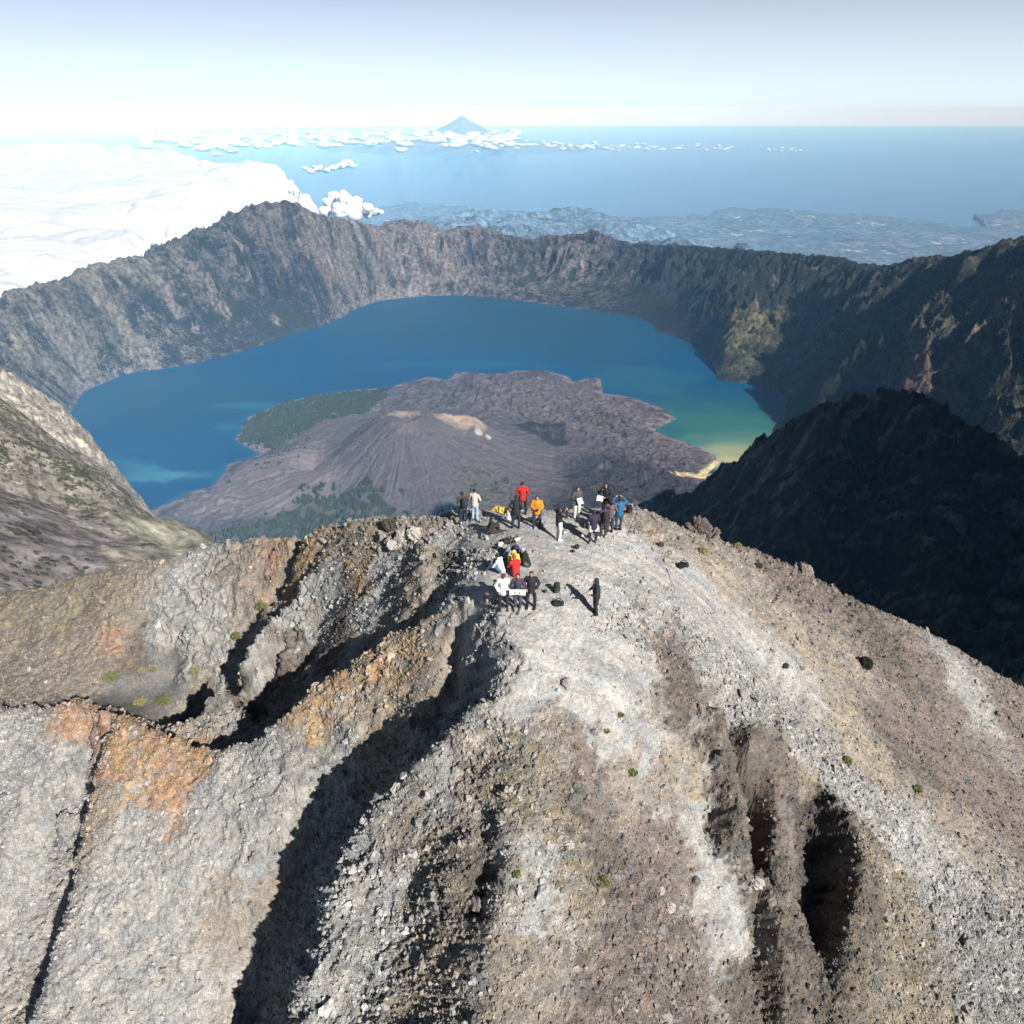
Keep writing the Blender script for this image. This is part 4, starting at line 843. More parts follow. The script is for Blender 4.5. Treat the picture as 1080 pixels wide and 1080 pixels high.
# pale sand bar where the river enters the lake
beach = [(708,502,LAKE+3),(735,503,LAKE+3),(745,494,LAKE+3),(755,486,LAKE+2),(775,484,LAKE+2),(770,492,LAKE+2),(762,499,LAKE+3),(748,506,LAKE+3),(715,506,LAKE+4)]
Ci = paint(Ci, blob(beach, 12), (.72,.60,.34), .97)
C2c = C2c*np.array([.425, .43, .475])*(1+.20*sstep(500, -1500, X2))[..., None]; veg = veg-.12*sstep(200, -1200, X2); C2c = np.where(isl2[..., None], Ci, C2c); veg = np.where(isl2, 0, veg)  # left wall colour lightened to read as sunlit
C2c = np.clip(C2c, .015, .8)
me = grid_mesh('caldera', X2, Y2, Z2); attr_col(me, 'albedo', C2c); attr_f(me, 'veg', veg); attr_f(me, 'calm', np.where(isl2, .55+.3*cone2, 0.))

def far_mat(name, sc, veg_c=(.018, .024, .017), bump=8.0, CLO=.45, CHI=1.6):
    m, nt, b = new_mat(name); L = nt.links
    at = N(nt, 'ShaderNodeAttribute', attribute_name='albedo'); av = N(nt, 'ShaderNodeAttribute', attribute_name='veg'); tc = N(nt, 'ShaderNodeTexCoord')
    n1 = N(nt, 'ShaderNodeTexNoise', inp={'Scale': sc, 'Detail': 8, 'Roughness': .68}); L.new(tc.outputs['Object'], n1.inputs['Vector'])
    v1 = N(nt, 'ShaderNodeTexVoronoi', inp={'Scale': sc*3.4}); L.new(tc.outputs['Object'], v1.inputs['Vector'])
    n2 = N(nt, 'ShaderNodeTexNoise', inp={'Scale': sc*.45, 'Detail': 6, 'Roughness': .75}); L.new(tc.outputs['Object'], n2.inputs['Vector'])
    r1 = N(nt, 'ShaderNodeMapRange', inp={'From Min': .38, 'From Max': .62, 'To Min': CLO, 'To Max': CHI}); L.new(n1.outputs['Fac'], r1.inputs['Value'])
    sc_ = N(nt, 'ShaderNodeVectorMath', operation='SCALE'); L.new(at.outputs['Color'], sc_.inputs[0]); ca = N(nt, 'ShaderNodeAttribute', attribute_name='calm'); lm = N(nt, 'ShaderNodeMix', data_type='FLOAT'); L.new(ca.outputs['Fac'], lm.inputs['Factor']); L.new(r1.outputs[0], lm.inputs['A']); lm.inputs['B'].default_value = 1.0; L.new(lm.outputs[0], sc_.inputs['Scale'])
    # bushes: dark green dots where noise plus cover is high
    ad = N(nt, 'ShaderNodeMath', operation='MULTIPLY_ADD'); L.new(av.outputs['Fac'], ad.inputs[0]); ad.inputs[1].default_value = .42; L.new(n2.outputs['Fac'], ad.inputs[2])
    sb = N(nt, 'ShaderNodeMath', operation='MULTIPLY_ADD'); L.new(v1.outputs['Distance'], sb.inputs[0]); sb.inputs[1].default_value = -.32; L.new(ad.outputs[0], sb.inputs[2])
    st_ = N(nt, 'ShaderNodeMapRange', inp={'From Min': .55, 'From Max': .62, 'To Min': 0, 'To Max': .9}); L.new(sb.outputs[0], st_.inputs['Value'])
    mx = N(nt, 'ShaderNodeMix', data_type='RGBA'); L.new(st_.outputs[0], mx.inputs['Factor']); L.new(sc_.outputs[0], mx.inputs['A']); mx.inputs['B'].default_value = (*veg_c, 1)
    L.new(mx.outputs['Result'], b.inputs['Base Color']); b.inputs['Roughness'].default_value = .95; b.inputs['Specular IOR Level'].default_value = .1
    hm = N(nt, 'ShaderNodeMath', operation='MULTIPLY_ADD'); L.new(st_.outputs[0], hm.inputs[0]); hm.inputs[1].default_value = .35; L.new(n1.outputs['Fac'], hm.inputs[2])
    bp = N(nt, 'ShaderNodeBump', inp={'Strength': 1.0, 'Distance': bump}); L.new(hm.outputs[0], bp.inputs['Height']); L.new(bp.outputs[0], b.inputs['Normal'])
    return m
M_cal = far_mat('caldera_rock', .03, bump=30)
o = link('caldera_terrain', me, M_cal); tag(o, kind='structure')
_z2 = np.ascontiguousarray(Z2)
def cal_z(x, y):
    x = np.asarray(x, float); y = np.asarray(y, float)
    v = np.clip((np.log(np.maximum(y, 2300))-math.log(2300))/(math.log(10800)-math.log(2300)), 0, 1)*(ny2-1); u = np.clip((x/np.maximum(y, 1)/.92+1)/2, 0, 1)*(nx2-1)
    i = np.minimum(u.astype(int), nx2-2); j = np.minimum(v.astype(int), ny2-2); u = u-i; v = v-j
    return (_z2[j, i]*(1-u)+_z2[j, i+1]*u)*(1-v)+(_z2[j+1, i]*(1-u)+_z2[j+1, i+1]*u)*v

# ------------------------------------------------------------------ lake water
m, nt, b = new_mat('lake_water'); L = nt.links
at = N(nt, 'ShaderNodeAttribute', attribute_name='albedo'); L.new(at.outputs['Color'], b.inputs['Base Color'])
b.inputs['Roughness'].default_value = .30; b.inputs['IOR'].default_value = 1.33; b.inputs['Specular IOR Level'].default_value = .06
tc = N(nt, 'ShaderNodeTexCoord'); nz = N(nt, 'ShaderNodeTexNoise', inp={'Scale': .02, 'Detail': 8, 'Roughness': .65}); L.new(tc.outputs['Object'], nz.inputs['Vector'])
bp = N(nt, 'ShaderNodeBump', inp={'Strength': .3, 'Distance': 1.2}); L.new(nz.outputs['Fac'], bp.inputs['Height']); L.new(bp.outputs[0], b.inputs['Normal'])
gx, gy = np.meshgrid(np.linspace(-3800, 3400, int(720*max(Q, .5))), np.linspace(2500, 8900, int(640*max(Q, .5))))
k_ = np.array([.0002, .056, .145]); 
dO = pdist(gx, gy, [p[:2] for p in SH(shore_out)], False); dI = pdist(gx, gy, [p[:2] for p in SH(shore_in)], False)
wv = fbm(gx/700, gy/900, 5, 201); wv2 = fbm(gx/500+wv, gy/160, 5, 203)
Cw = np.ones(gx.shape+(3,))*k_*(1+.10*wv[..., None])
def lk(px, py, rx, ry, c, k, nz_=.35):
    global Cw
    q = PZ(px, py, LAKE); d_ = np.sqrt(((gx-q[0])/rx)**2+((gy-q[1])/ry)**2)+wv*nz_+wv2*nz_
    m_ = (sstep(1.15, .25, d_)*k)[..., None]; Cw = Cw*(1-m_)+np.array(c)*.72*m_
lk(600,335,2300,1700, (.012,.075,.125), .8); lk(170,420,1100,700, (.014,.085,.15), .75, .25); lk(390,335,900,900,(.012,.085,.15),.6)
lk(780,450,900,800, (.02,.125,.14), .95, .2); lk(790,455,620,520, (.05,.20,.19), .7, .25); lk(800,475,480,330, (.16,.30,.24), .8, .2); lk(770,480,300,190, (.40,.44,.26), .9, .15); lk(762,488,170,110, (.58,.54,.30), .95, .1)
lk(170,500,330,170, (.09,.30,.40), .75, .8); lk(150,490,260,300, (.02,.17,.28), .5, .6); lk(200,525,150,90, (.05,.22,.30), .5, .5)
lk(265,428,330,70, (.02,.18,.30), .55, .5); lk(245,450,130,150, (.03,.18,.29), .5, .5); lk(720,468,160,80, (.06,.26,.28), .7, .3)
lk(480,385,900,150, (.006,.15,.29), .5, .3); lk(680,400,500,300,(.02,.15,.2),.4,.5)
sh_ = sstep(60, 5, dI+60*np.abs(wv2))[..., None]*.22; Cw = Cw*(1-sh_)+np.array([.03,.20,.26])*sh_
me = grid_mesh('lake', gx, gy, np.full(gx.shape, LAKE)); attr_col(me, 'albedo', Cw)
o = link('lake', me, m); tag(o, kind='structure')

# ------------------------------------------------------------------ pine woods on the old lava beside the lake
def woods(name, poly, n, seed, thin=0.0, hmin=11, hmax=22):
    r = np.random.default_rng(seed); P_ = [PZ(px, py, z)[:2] for px, py, z in poly]; xs = [p[0] for p in P_]; ys = [p[1] for p in P_]
    x = r.uniform(min(xs), max(xs), n); y = r.uniform(min(ys), max(ys), n)
    wx_ = fbm(x/90, y/90, 4, seed)*45; k = inside(x+wx_, y+wx_, P_) & (fbm(x/55, y/55, 4, seed+4) > thin+1.1*np.exp(-pdist(x, y, P_)/28)) & ~inside(x, y, lake_poly)
    x = x[k]; y = y[k]; n = len(x); z = cal_z(x, y); h = r.uniform(hmin, hmax, n); w_ = h*r.uniform(.28, .45, n)
    # every tree: three stacked ragged whorls of boughs
    V = []; a = np.arange(7)*2*np.pi/7
    for lo, hi, wr in ((.06, .55, 1.0), (.3, .8, .74), (.55, 1.0, .45)):
        jit = r.uniform(.7, 1.25, (n, 7)); ang = a[None]+r.uniform(0, 6, (n, 1))
        ring = np.stack([x[:, None]+np.cos(ang)*w_[:, None]*wr*jit, y[:, None]+np.sin(ang)*w_[:, None]*wr*jit, z[:, None]+h[:, None]*(lo+.06*r.uniform(-1, 1, (n, 7)))], -1)
        top = np.stack([x, y, z+h*hi], -1)[:, None]; V.append(np.concatenate([ring, top], 1))
    V = np.concatenate(V, 1); F1 = np.array([[t*8+i, t*8+(i+1) % 7, t*8+7] for t in range(3) for i in range(7)])
    Fc = (F1[None]+np.arange(n)[:, None, None]*24).reshape(-1, 3)
    me = mesh_from(name, V.reshape(-1, 3), Fc, False); c = np.array([.030, .044, .024])*r.uniform(.6, 1.6, (n, 1)); c[:, 0] *= r.uniform(.8, 1.4, n); attr_col(me, 'albedo', np.repeat(c, 24, 0)); attr_f(me, 'veg', np.zeros(n*24))
    o = link(name, me, M_wood); tag(o, kind='stuff')
M_wood = far_mat('wood_canopy', .15, bump=2, CLO=.6, CHI=1.4)
woods('woods', [(249,466,LAKE+12),(249,455,LAKE+12),(256,443,LAKE+12),(275,431,LAKE+12),(300,423,LAKE+12),(345,414,LAKE+12),(412,409,LAKE+14),(405,425,LAKE+40),(385,437,LAKE+60),(350,447,LAKE+40),(335,458,LAKE+30),(312,468,LAKE+22),(290,480,LAKE+20),(272,478,LAKE+12),(262,470,LAKE+12)], int(26000), 401, -.32)
woods('woods', [(140,550,-1715),(230,556,-1705),(290,545,-1700),(315,522,-1695),(335,515,-1690),(360,523,-1690),(395,521,-1680),(415,530,-1670),(440,545,-1660),(400,560,-1670),(250,600,-1690),(150,590,-1700)], int(22000), 421, -.05)
woods('woods', [(222,505,-1728),(240,496,-1728),(252,505,-1725),(245,518,-1722),(228,516,-1725)], 500, 431, .1)
woods('woods', [(590,430,-1690),(640,430,-1690),(700,452,-1700),(665,466,-1700),(610,448,-1680)], 2500, 441, .22, 7, 14)
woods('woods', [(250,480,-1725),(330,460,-1715),(340,470,-1690),(330,500,-1700),(250,515,-1715)], 3000, 451, .30, 7, 13)
woods('woods', [(470,500,-1650),(500,495,-1650),(545,505,-1650),(560,550,-1660),(470,550,-1660)], 3000, 461, .25, 6, 11)
# ================================================================== middle distance slopes
# green-grey flank falling away on the left
ML = []
def ml(l, step=60): ML.extend(line([PD(*p) for p in l], step))
ml([(-60,640,200),(20,622,230),(66,615,250),(110,604,260),(165,596,280),(235,585,300),(330,600,330)], 40)
m1 = [(240,574,340),(215,566,400),(190,557,480),(166,546,560),(150,535,640),(132,517,740),(115,502,850),(106,496,930)]
ml(m1, 50)
m2 = [(105,492,1150),(106,480,1300),(104,468,1450),(92,456,1550),(85,447,1650),(76,437,1750),(66,430,1850),(30,415,2050),(-40,395,2400)]
ml(m2, 70)
ml([(30,480,1150),(66,479,1080),(90,490,980),(106,496,930)], 60)
ML += [PD(66,455,1400), PD(40,440,1700), PD(90,475,1200), PD(100,540,480), PD(66,530,500), PD(30,500,850), PD(66,560,380), PD(130,560,420), PD(0,540,450),PD(-40,480,900),PD(-60,440,1700),PD(120,530,640),PD(190,580,330)]
for l_, (dx, dy) in ((m1, (.75, .65)), (m2, (.85, .5))):
    for x, y, z in line([PD(*p) for p in l_], 120):
        for r, dz in ((25, -70), (110, -290), (450, -900)): ML.append((x+dx*r, y+dy*r, z+dz))
_sm = Surf(ML, 300.0)
nx3 = int(700*Q); ny3 = int(900*Q)
s3 = np.linspace(-.95, .05, nx3); y3 = np.exp(np.linspace(math.log(150), math.log(3600), ny3))
X3 = s3[None, :]*y3[:, None]; Y3 = np.repeat(y3[:, None], nx3, 1)
Z3_ = Grid(_sm, -3600, 300, 100, 3700, 12)(X3, Y3)
wx3 = fbm(X3/120, Y3/120, 4, 211)*30; wy3 = fbm(X3/120, Y3/120, 4, 213)*30
amp = np.clip(Y3/600, .3, 2.2)
Z3_ = Z3_ + amp*((ridged((X3+wx3)/130, (Y3+wy3)/150, 6, 215, .58)-.62)*22 + (ridged(X3/34, Y3/34, 4, 217)-.5)*4.5)
hM = [(90,455,(.33,.29,.23),.05),(75,440,(.34,.30,.24),.05),(100,480,(.32,.285,.225),.1),(66,490,(.25,.215,.18),.5),(90,510,(.25,.215,.175),.45),(120,530,(.24,.21,.17),.4),(80,540,(.22,.19,.175),.35),(100,570,(.21,.18,.175),.3),(66,590,(.20,.175,.17),.3),(140,550,(.25,.23,.19),.3),(175,560,(.26,.25,.18),.15),(210,575,(.28,.27,.19),.1),(160,575,(.24,.215,.17),.25),(130,590,(.25,.22,.17),.2),(0,500,(.25,.22,.18),.4),(0,560,(.21,.18,.17),.4)]
fm = lambda x, y: _sm(np.asarray(x), np.asarray(y))
pm = []; vm = []
for px, py, c, vg in hM:
    h = march(fm, px, py, 170, 3600, 10)
    if h: pm.append(h[:2]); vm.append(list(c)+[vg])
z3 = idw(X3+wx3, Y3+wy3, pm, vm, 4.0)
C3 = z3[..., :3]*np.array([.96,.985,1.03])*(1+.2*fbm(X3/18, Y3/18, 4, 221)[..., None]+.2*fbm(X3/90, Y3/90, 4, 223)[..., None])
me = grid_mesh('left_slope', X3, Y3, Z3_); attr_col(me, 'albedo', np.clip(C3, .02, .7)); attr_f(me, 'veg', z3[..., 3])
o = link('mountain_slope', me, far_mat('slope_ground', .09, (.06, .075, .035), 2.2)); tag(o, kind='structure')

# dark crater arm on the right
DR = []
def dr(l, step=60): DR.extend(line([PD(*p) for p in l], step))
crest = [(640,552,2250),(690,531,2150),(720,515,2080),(745,501,2000),(780,481,1900),(815,455,1800),(845,438,1700),(865,426,1630),(880,419,1580),(900,416,1530),(915,421,1500),(930,416,1470),(945,418,1440),(965,425,1400),(985,433,1370),(1016,452,1320),(1080,490,1230),(1150,520,1150)]
dr(crest, 50)
for x, y, z in line([PD(*p) for p in crest], 90):      # hidden far side
    DR.append((x+60, y+90, z-75)); DR.append((x+260, y+420, z-380)); DR.append((x+700, y+1100, z-1000))
# buttresses and hollows of the near face
dr([(900,416,1530),(885,450,1420),(865,490,1290),(850,540,1130),(845,600,960)], 60)
dr([(965,425,1400),(975,470,1270),(985,520,1120),(990,570,980),(985,630,800)], 60)
dr([(815,455,1800),(800,490,1680),(780,530,1480),(770,580,1230)], 60)
dr([(930,450,1440),(925,500,1320),(918,560,1110),(915,620,900)], 60)
dr([(1016,480,1270),(1040,540,1100),(1050,600,920),(1050,680,700)], 60)
dr([(745,501,2000),(735,530,1880),(725,570,1600)], 60)
DR += [PD(690,580,1750), PD(640,600,1700), PD(900,720,560), PD(1016,760,450), PD(780,680,800), PD(1150,700,560), PD(600,700,1200)]
_sd = Surf(DR, 400.0)
nx4 = int(1000*Q); ny4 = int(900*Q)
s4 = np.linspace(.05, 1.05, nx4); y4 = np.exp(np.linspace(math.log(420), math.log(2900), ny4))
X4 = s4[None, :]*y4[:, None]; Y4 = np.repeat(y4[:, None], nx4, 1)
Z4 = Grid(_sd, 0, 3100, 380, 3000, 10)(X4, Y4)
wx4 = fbm(X4/160, Y4/160, 4, 231)*45; wy4 = fbm(X4/160, Y4/160, 4, 233)*45
Z4 = Z4 + (ridged((X4+wx4)/150, (Y4+wy4+X4*.4)/230, 6, 235, .62)-.55)*78 + (ridged(X4/36, Y4/52, 5, 237, .6)-.5)*20
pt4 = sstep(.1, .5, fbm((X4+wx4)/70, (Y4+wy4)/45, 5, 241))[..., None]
C4 = np.ones(X4.shape+(3,))*np.array([.026, .025, .024])*(1+.4*fbm(X4/30, Y4/30, 5, 243)[..., None])*(1-pt4)+np.array([.13, .125, .12])*pt4  # rock darkened to deepen the arm's shade; paler patches stand for faint highlights
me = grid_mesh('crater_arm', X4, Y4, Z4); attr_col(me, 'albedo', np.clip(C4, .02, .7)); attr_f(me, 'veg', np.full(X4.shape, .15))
o = link('crater_arm_hill', me, far_mat('shaded_arm_rock', .05, (.03, .032, .025), 5)); tag(o, kind='structure')

# unseen ridge added right of the frame to throw shade on the crater arm
XR, YR = np.meshgrid(np.linspace(-1, 1, int(160)), np.linspace(-200, 1700, int(260)))
cxr = 930 + (YR-250)*.34; prof = 170 - np.abs(XR)*900 - 700*np.clip((YR-1050)/500, 0, 1)**1.3 - 300*np.clip((-20-YR)/170, 0, 1)
XX = cxr + XR*420; ZZ = prof + (ridged(XX/170, YR/170, 5, 251)-.5)*120 - 40
me = grid_mesh('ridge', XX, YR, ZZ); attr_col(me, 'albedo', np.full(XX.shape+(3,), .2)); attr_f(me, 'veg', np.zeros(XX.shape))
o = link('shading_ridge_hill', me, bpy.data.materials['slope_ground']); tag(o, kind='structure')

# ================================================================== outer country: flanks, hills, plain, sea
SEA = -3726.0
OP = []
for k in range(0, 40):
    x = -60000+k*3100
    for y, z in ((6000, -2300), (10500, -2350), (14000, -3050), (20000, -3450), (30000, -3640), (42000, -3705)): OP.append((x*(y/42000+.15), y, z+40*math.sin(k*1.3+y)))
def oh(l, w=900, drop=500):
    for x, y, z in line([PD(*p) for p in l], 350): OP.append((x, y, z)); OP.append((x, y+w, z-drop)); OP.append((x, y-w, z-drop*.8))
_so = Surf(OP, 8000.0)
nx5 = int(1000*Q); ny5 = int(800*Q)
s5 = np.linspace(-1.0, 1.0, nx5); y5 = np.exp(np.linspace(math.log(6400), math.log(60000), ny5))
X5 = s5[None, :]*y5[:, None]; Y5 = np.repeat(y5[:, None], nx5, 1)
Z5 = Grid(_so, -62000, 62000, 6000, 61000, 250)(X5, Y5)
wx5 = fbm(X5/2500, Y5/2500, 4, 261)*900; wy5 = fbm(X5/2500, Y5/2500, 4, 263)*900
hillm = np.zeros(X5.shape)
def hill(pts, width, sh=1.6):
    """a range of hills through crest points"""
    global Z5
    P_ = [PD(*p) for p in pts]; best = np.full(X5.shape, -1e9)
    for a, b_ in zip(P_[:-1], P_[1:]):
        dx, dy = b_[0]-a[0], b_[1]-a[1]; L_ = dx*dx+dy*dy; t = np.clip(((X5-a[0])*dx+(Y5-a[1])*dy)/L_, 0, 1)
        d = np.hypot(X5-a[0]-t*dx, Y5-a[1]-t*dy)*(1+.25*fbm((X5+wx5)/900, (Y5+wy5)/900, 4, 265)); z = a[2]+(b_[2]-a[2])*t
        best = np.maximum(best, z-d/width)
    best = best+(ridged((X5+wx5*.4)/900, (Y5+wy5*.4)/900, 6, 267, .6)-.62)*190
    Z5 = np.maximum(Z5, best)
hill([(655,262,9900),(690,257,9700),(703,248,9600),(716,240,9500),(728,247,9450),(745,256,9400),(760,262,9300)], 1.6)
hill([(765,262,9300),(780,250,9200),(790,256,9200),(800,266,9100)], 1.5)
hill([(440,250,11500),(470,238,12000),(485,232,12200),(500,227,12300),(512,229,12300),(525,235,12300),(540,232,12500),(555,235,12700),(575,240,12900),(600,246,13200),(640,256,13500)], 2.0)
hill([(470,226,17500),(500,222,18000),(540,220,18500),(575,220,19000),(600,218,19500),(625,221,19500),(650,227,19500),(680,236,19500),(720,247,19500)], 2.6)
Z5 = Z5 + (fbm((X5+wx5)/1500, (Y5+wy5)/1500, 5, 269))*40*sstep(-3700, -3300, Z5)
# coastline: the land dips under the sea beyond a winding line
coast = 34000 + fbm(X5/9000, X5*0, 5, 271)*9000 + np.clip(-X5, 0, 1e9)*.15 - np.clip(X5-4000, 0, 1e9)*.25
Z5 = np.where(Y5 > coast, np.minimum(Z5, SEA-15), np.maximum(Z5, SEA+14))
C5 = np.ones(X5.shape+(3,))*np.array([.10, .15, .205])*(1+.28*fbm((X5+wx5)/1800, (Y5+wy5)/2600, 6, 281)[..., None])  # blue of distant haze put into the land colour
plain = sstep(-3350, -3550, Z5)
fld = (fbm(X5/500, Y5/1500, 5, 283) > .34)*plain; C5 = C5*(1-.35*fld[..., None])+np.array([.26, .27, .25])*.35*fld[..., None]
twn = (fbm(X5/300, Y5/900, 4, 285) > .52)*(fbm(X5/2600, Y5/3600, 3, 287) > .18)*plain; C5 = C5*(1-twn[..., None]*.8)+np.array([.6, .58, .54])*.8*twn[..., None]
bch = np.exp(-((Y5-coast)/160.)**2)[..., None]; C5 = C5*(1-.3*bch)+np.array([.4, .4, .38])*.3*bch
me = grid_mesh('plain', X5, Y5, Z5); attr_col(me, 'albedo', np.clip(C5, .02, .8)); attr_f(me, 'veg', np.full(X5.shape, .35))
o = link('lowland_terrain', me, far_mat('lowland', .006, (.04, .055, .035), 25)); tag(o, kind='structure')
# sea
m, nt, b = new_mat('sea_water'); b.inputs['Base Color'].default_value = (.012, .05, .10, 1); b.inputs['Roughness'].default_value = .26; b.inputs['IOR'].default_value = 1.33
tc = N(nt, 'ShaderNodeTexCoord'); nz = N(nt, 'ShaderNodeTexNoise', inp={'Scale': .0008, 'Detail': 8}); nt.links.new(tc.outputs['Object'], nz.inputs['Vector'])
cr = N(nt, 'ShaderNodeMix', data_type='RGBA'); nt.links.new(nz.outputs['Fac'], cr.inputs['Factor']); cr.inputs['A'].default_value = (.015, .07, .17, 1); cr.inputs['B'].default_value = (.03, .11, .22, 1); nt.links.new(cr.outputs['Result'], b.inputs['Base Color'])
V = np.array([(-230000, -60000, SEA), (230000, -60000, SEA), (230000, 190000, SEA), (-230000, 190000, SEA)], float)
o = link('sea', mesh_from('sea', V, np.array([[0, 1, 2, 3]])), m); tag(o, kind='structure')
# far island volcano on the horizon
th = np.linspace(0, 2*np.pi, 97)[None, :]; rr = np.linspace(0, 1, 60)[:, None]
ap = PD(487, 121, 88000); H_ = ap[2]-SEA
rad = 14500*rr
hh = H_*(np.exp(-rr*3.2)-math.exp(-3.2))/(1-math.exp(-3.2))
Xa = ap[0]+rad*np.cos(th); Ya = ap[1]+rad*np.sin(th); Za = SEA-20+hh+(ridged(th*5+0*rr, rr*3+0*th, 4, 291)-.5)*260*sstep(0, .15, rr)
me = grid_mesh('far_volcano', Xa, Ya, Za); attr_col(me, 'albedo', np.full(Xa.shape+(3,), .12)); attr_f(me, 'veg', np.full(Xa.shape, .3))
o = link('far_mountain', me, bpy.data.materials['lowland']); tag(o, kind='structure')
# ================================================================== clouds below the eye
m, nt, b = new_mat('cloud_white'); b.inputs['Base Color'].default_value = (.93, .94, .96, 1); b.inputs['Roughness'].default_value = 1; b.inputs['Specular IOR Level'].default_value = 0
tc = N(nt, 'ShaderNodeTexCoord'); nz = N(nt, 'ShaderNodeTexNoise', inp={'Scale': .004, 'Detail': 6, 'Roughness': .6}); nt.links.new(tc.outputs['Object'], nz.inputs['Vector'])
cr = N(nt, 'ShaderNodeMix', data_type='RGBA'); nt.links.new(nz.outputs['Fac'], cr.inputs['Factor']); cr.inputs['A'].default_value = (.44, .46, .49, 1); cr.inputs['B'].default_value = (.57, .58, .60, 1); nt.links.new(cr.outputs['Result'], b.inputs['Base Color'])
M_cloud = m
def cloud(name, poly, z, thick, cell, soft, seed, gaps=.0, res=420, cut=.12):
    P_ = [PZ(px, py, z)[:2] for px, py in poly]
    xs = [p[0] for p in P_]; ys = [p[1] for p in P_]
    y0, y1 = max(6500, min(ys)-soft), max(ys)+soft
    yy_ = np.exp(np.linspace(math.log(y0), math.log(y1), res))[:, None]; a0 = min(x/y for x, y in P_)-.02; a1 = max(x/y for x, y in P_)+.10
    aa = np.linspace(a0, a1, int(res*1.5))[None, :]; X = aa*yy_; Y = yy_+0*X
    wx = fbm(X/cell/1.5, Y/cell/1.5, 5, seed)*cell*.9; wy = fbm(X/cell/1.5, Y/cell/1.5, 5, seed+3)*cell*.9
    i_ = inside(X+wx, Y+wy, P_); d = pdist(X+wx, Y+wy, P_); d = np.where(i_, d, -d)
    base = np.clip(d/soft, 0, 1)**.7 - gaps*np.clip(fbm(X/cell/2, Y/cell/2, 5, seed+9)+.25, 0, 1)*2
    h = base*.55
    for k, (c_, a_) in enumerate(((1, .5), (.42, .24), (.17, .08), (.07, .03))):
        f1, f2, _ = worley((X+wx*.3)/(cell*c_), (Y+wy*.3)/(cell*c_), seed+20+k); h = h + a_*(np.sqrt(np.clip(1-f1*f1, 0, 1))-.55)*np.clip(base*3, 0, 1)
    h = h-cut
    Z = z-thick*.5+np.maximum(h, 0)*thick
    ny_, nx_ = X.shape; i = np.arange(ny_*nx_).reshape(ny_, nx_)
    Fc = np.stack([i[:-1, :-1], i[:-1, 1:], i[1:, 1:], i[1:, :-1]], -1).reshape(-1, 4); keep = (h.ravel()[Fc] > 0).any(1) & (base.ravel()[Fc] > 0).all(1); Fc = Fc[keep]
    used = np.zeros(ny_*nx_, bool); used[Fc.ravel()] = True; idx = np.cumsum(used)-1; n = used.sum()
    V = np.stack([X, Y, Z], -1).reshape(-1, 3)[used]; Vb = V.copy(); Vb[:, 2] = z-thick*.62
    F1 = idx[Fc]; F2 = F1[:, ::-1]+n
    return link(name, mesh_from(name, np.concatenate([V, Vb]), np.concatenate([F1, F2])), M_cloud)
o = cloud('clouds', [(-200,150),(0,156),(66,158),(120,158),(180,164),(230,170),(262,176),(296,178),(300,186),(286,196),(276,208),(250,222),(232,245),(190,285),(120,320),(40,345),(-200,380)], -1650, 1050, 1900, 1500, 301, .10, 800, .10); tag(o, kind='stuff')

r_c = np.random.default_rng(5)
def puffs(name, P_, rad, seed, flat=.75):
    """one cumulus mass: many billows that grow into each other"""
    V0, F0 = ico(4); Vs = []; Fs = []; r = np.random.default_rng(seed)
    for k, (p, a) in enumerate(zip(P_, rad)):
        v = V0; n_ = 0
        for q_, (f_, am) in enumerate(((1.7, .15), (4.1, .07), (9., .035))):
            o_ = seed*1.7+k*5.3+q_*9
            n_ = n_ + am*(fbm(v[:, 0]*f_+o_+v[:, 2]*f_*.7, v[:, 1]*f_-o_+v[:, 2]*f_*.6, 2, seed+q_) + .6*np.abs(vnoise(v[:, 0]*f_*1.3+o_, v[:, 2]*f_*1.3+v[:, 1]*f_, seed+q_+7)))
        w_ = v*(1+n_)[:, None]*a*np.array([1, 1, flat]); w_[:, 2] = np.maximum(w_[:, 2], -.25*a)
        Vs.append(w_+np.array(p)); Fs.append(F0+k*len(V0))
    return link(name, mesh_from(name, np.concatenate(Vs), np.concatenate(Fs)), M_cloud)
r = np.random.default_rng(5)
def cauliflower(name, P_, rad, seed, vox=None, flat=.8, levels=(11, 5)):
    """cumulus: every billow carries smaller billows on its upper side"""
    r = np.random.default_rng(seed); Cs = np.array(P_, float); Rs = np.array(rad, float); allc = [Cs]; allr = [Rs]
    for n_ in levels:
        d = r.standard_normal((len(Cs), n_, 3)); d[..., 2] = np.abs(d[..., 2])*.8-.12; d /= np.linalg.norm(d, axis=2, keepdims=True)
        Cs2 = (Cs[:, None]+d*Rs[:, None, None]*np.array([1, 1, flat])*.92).reshape(-1, 3); Rs2 = (Rs[:, None]*r.uniform(.26, .5, (len(Rs), n_))).ravel(); Cs, Rs = Cs2, Rs2; allc.append(Cs); allr.append(Rs)
    Cs = np.concatenate(allc); Rs = np.concatenate(allr); V0, F0 = ico(3)
    W_ = V0[None]*Rs[:, None, None]*np.array([1, 1, flat])+Cs[:, None]; Fc = (F0[None]+np.arange(len(Cs))[:, None, None]*len(V0)).reshape(-1, 3)
    me = mesh_from(name, W_.reshape(-1, 3), Fc)
    if vox is None: return link(name, me, M_cloud)
    bm = bmesh.new(); bm.from_mesh(me); return fuse(name, bm, M_cloud, None, vox, 9)
P_ = []; ra = []
for px, py, a in ((347,214,120),(355,210,150),(364,212,170),(374,215,160),(386,220,130),(396,224,90),(343,224,130),(358,223,180),(374,226,170),(354,205,80),(362,204,70),(402,224,60),(388,226,110)):
    P_.append(PD(px, py, 14500+r_c.uniform(-250, 250))); ra.append(a*.82)
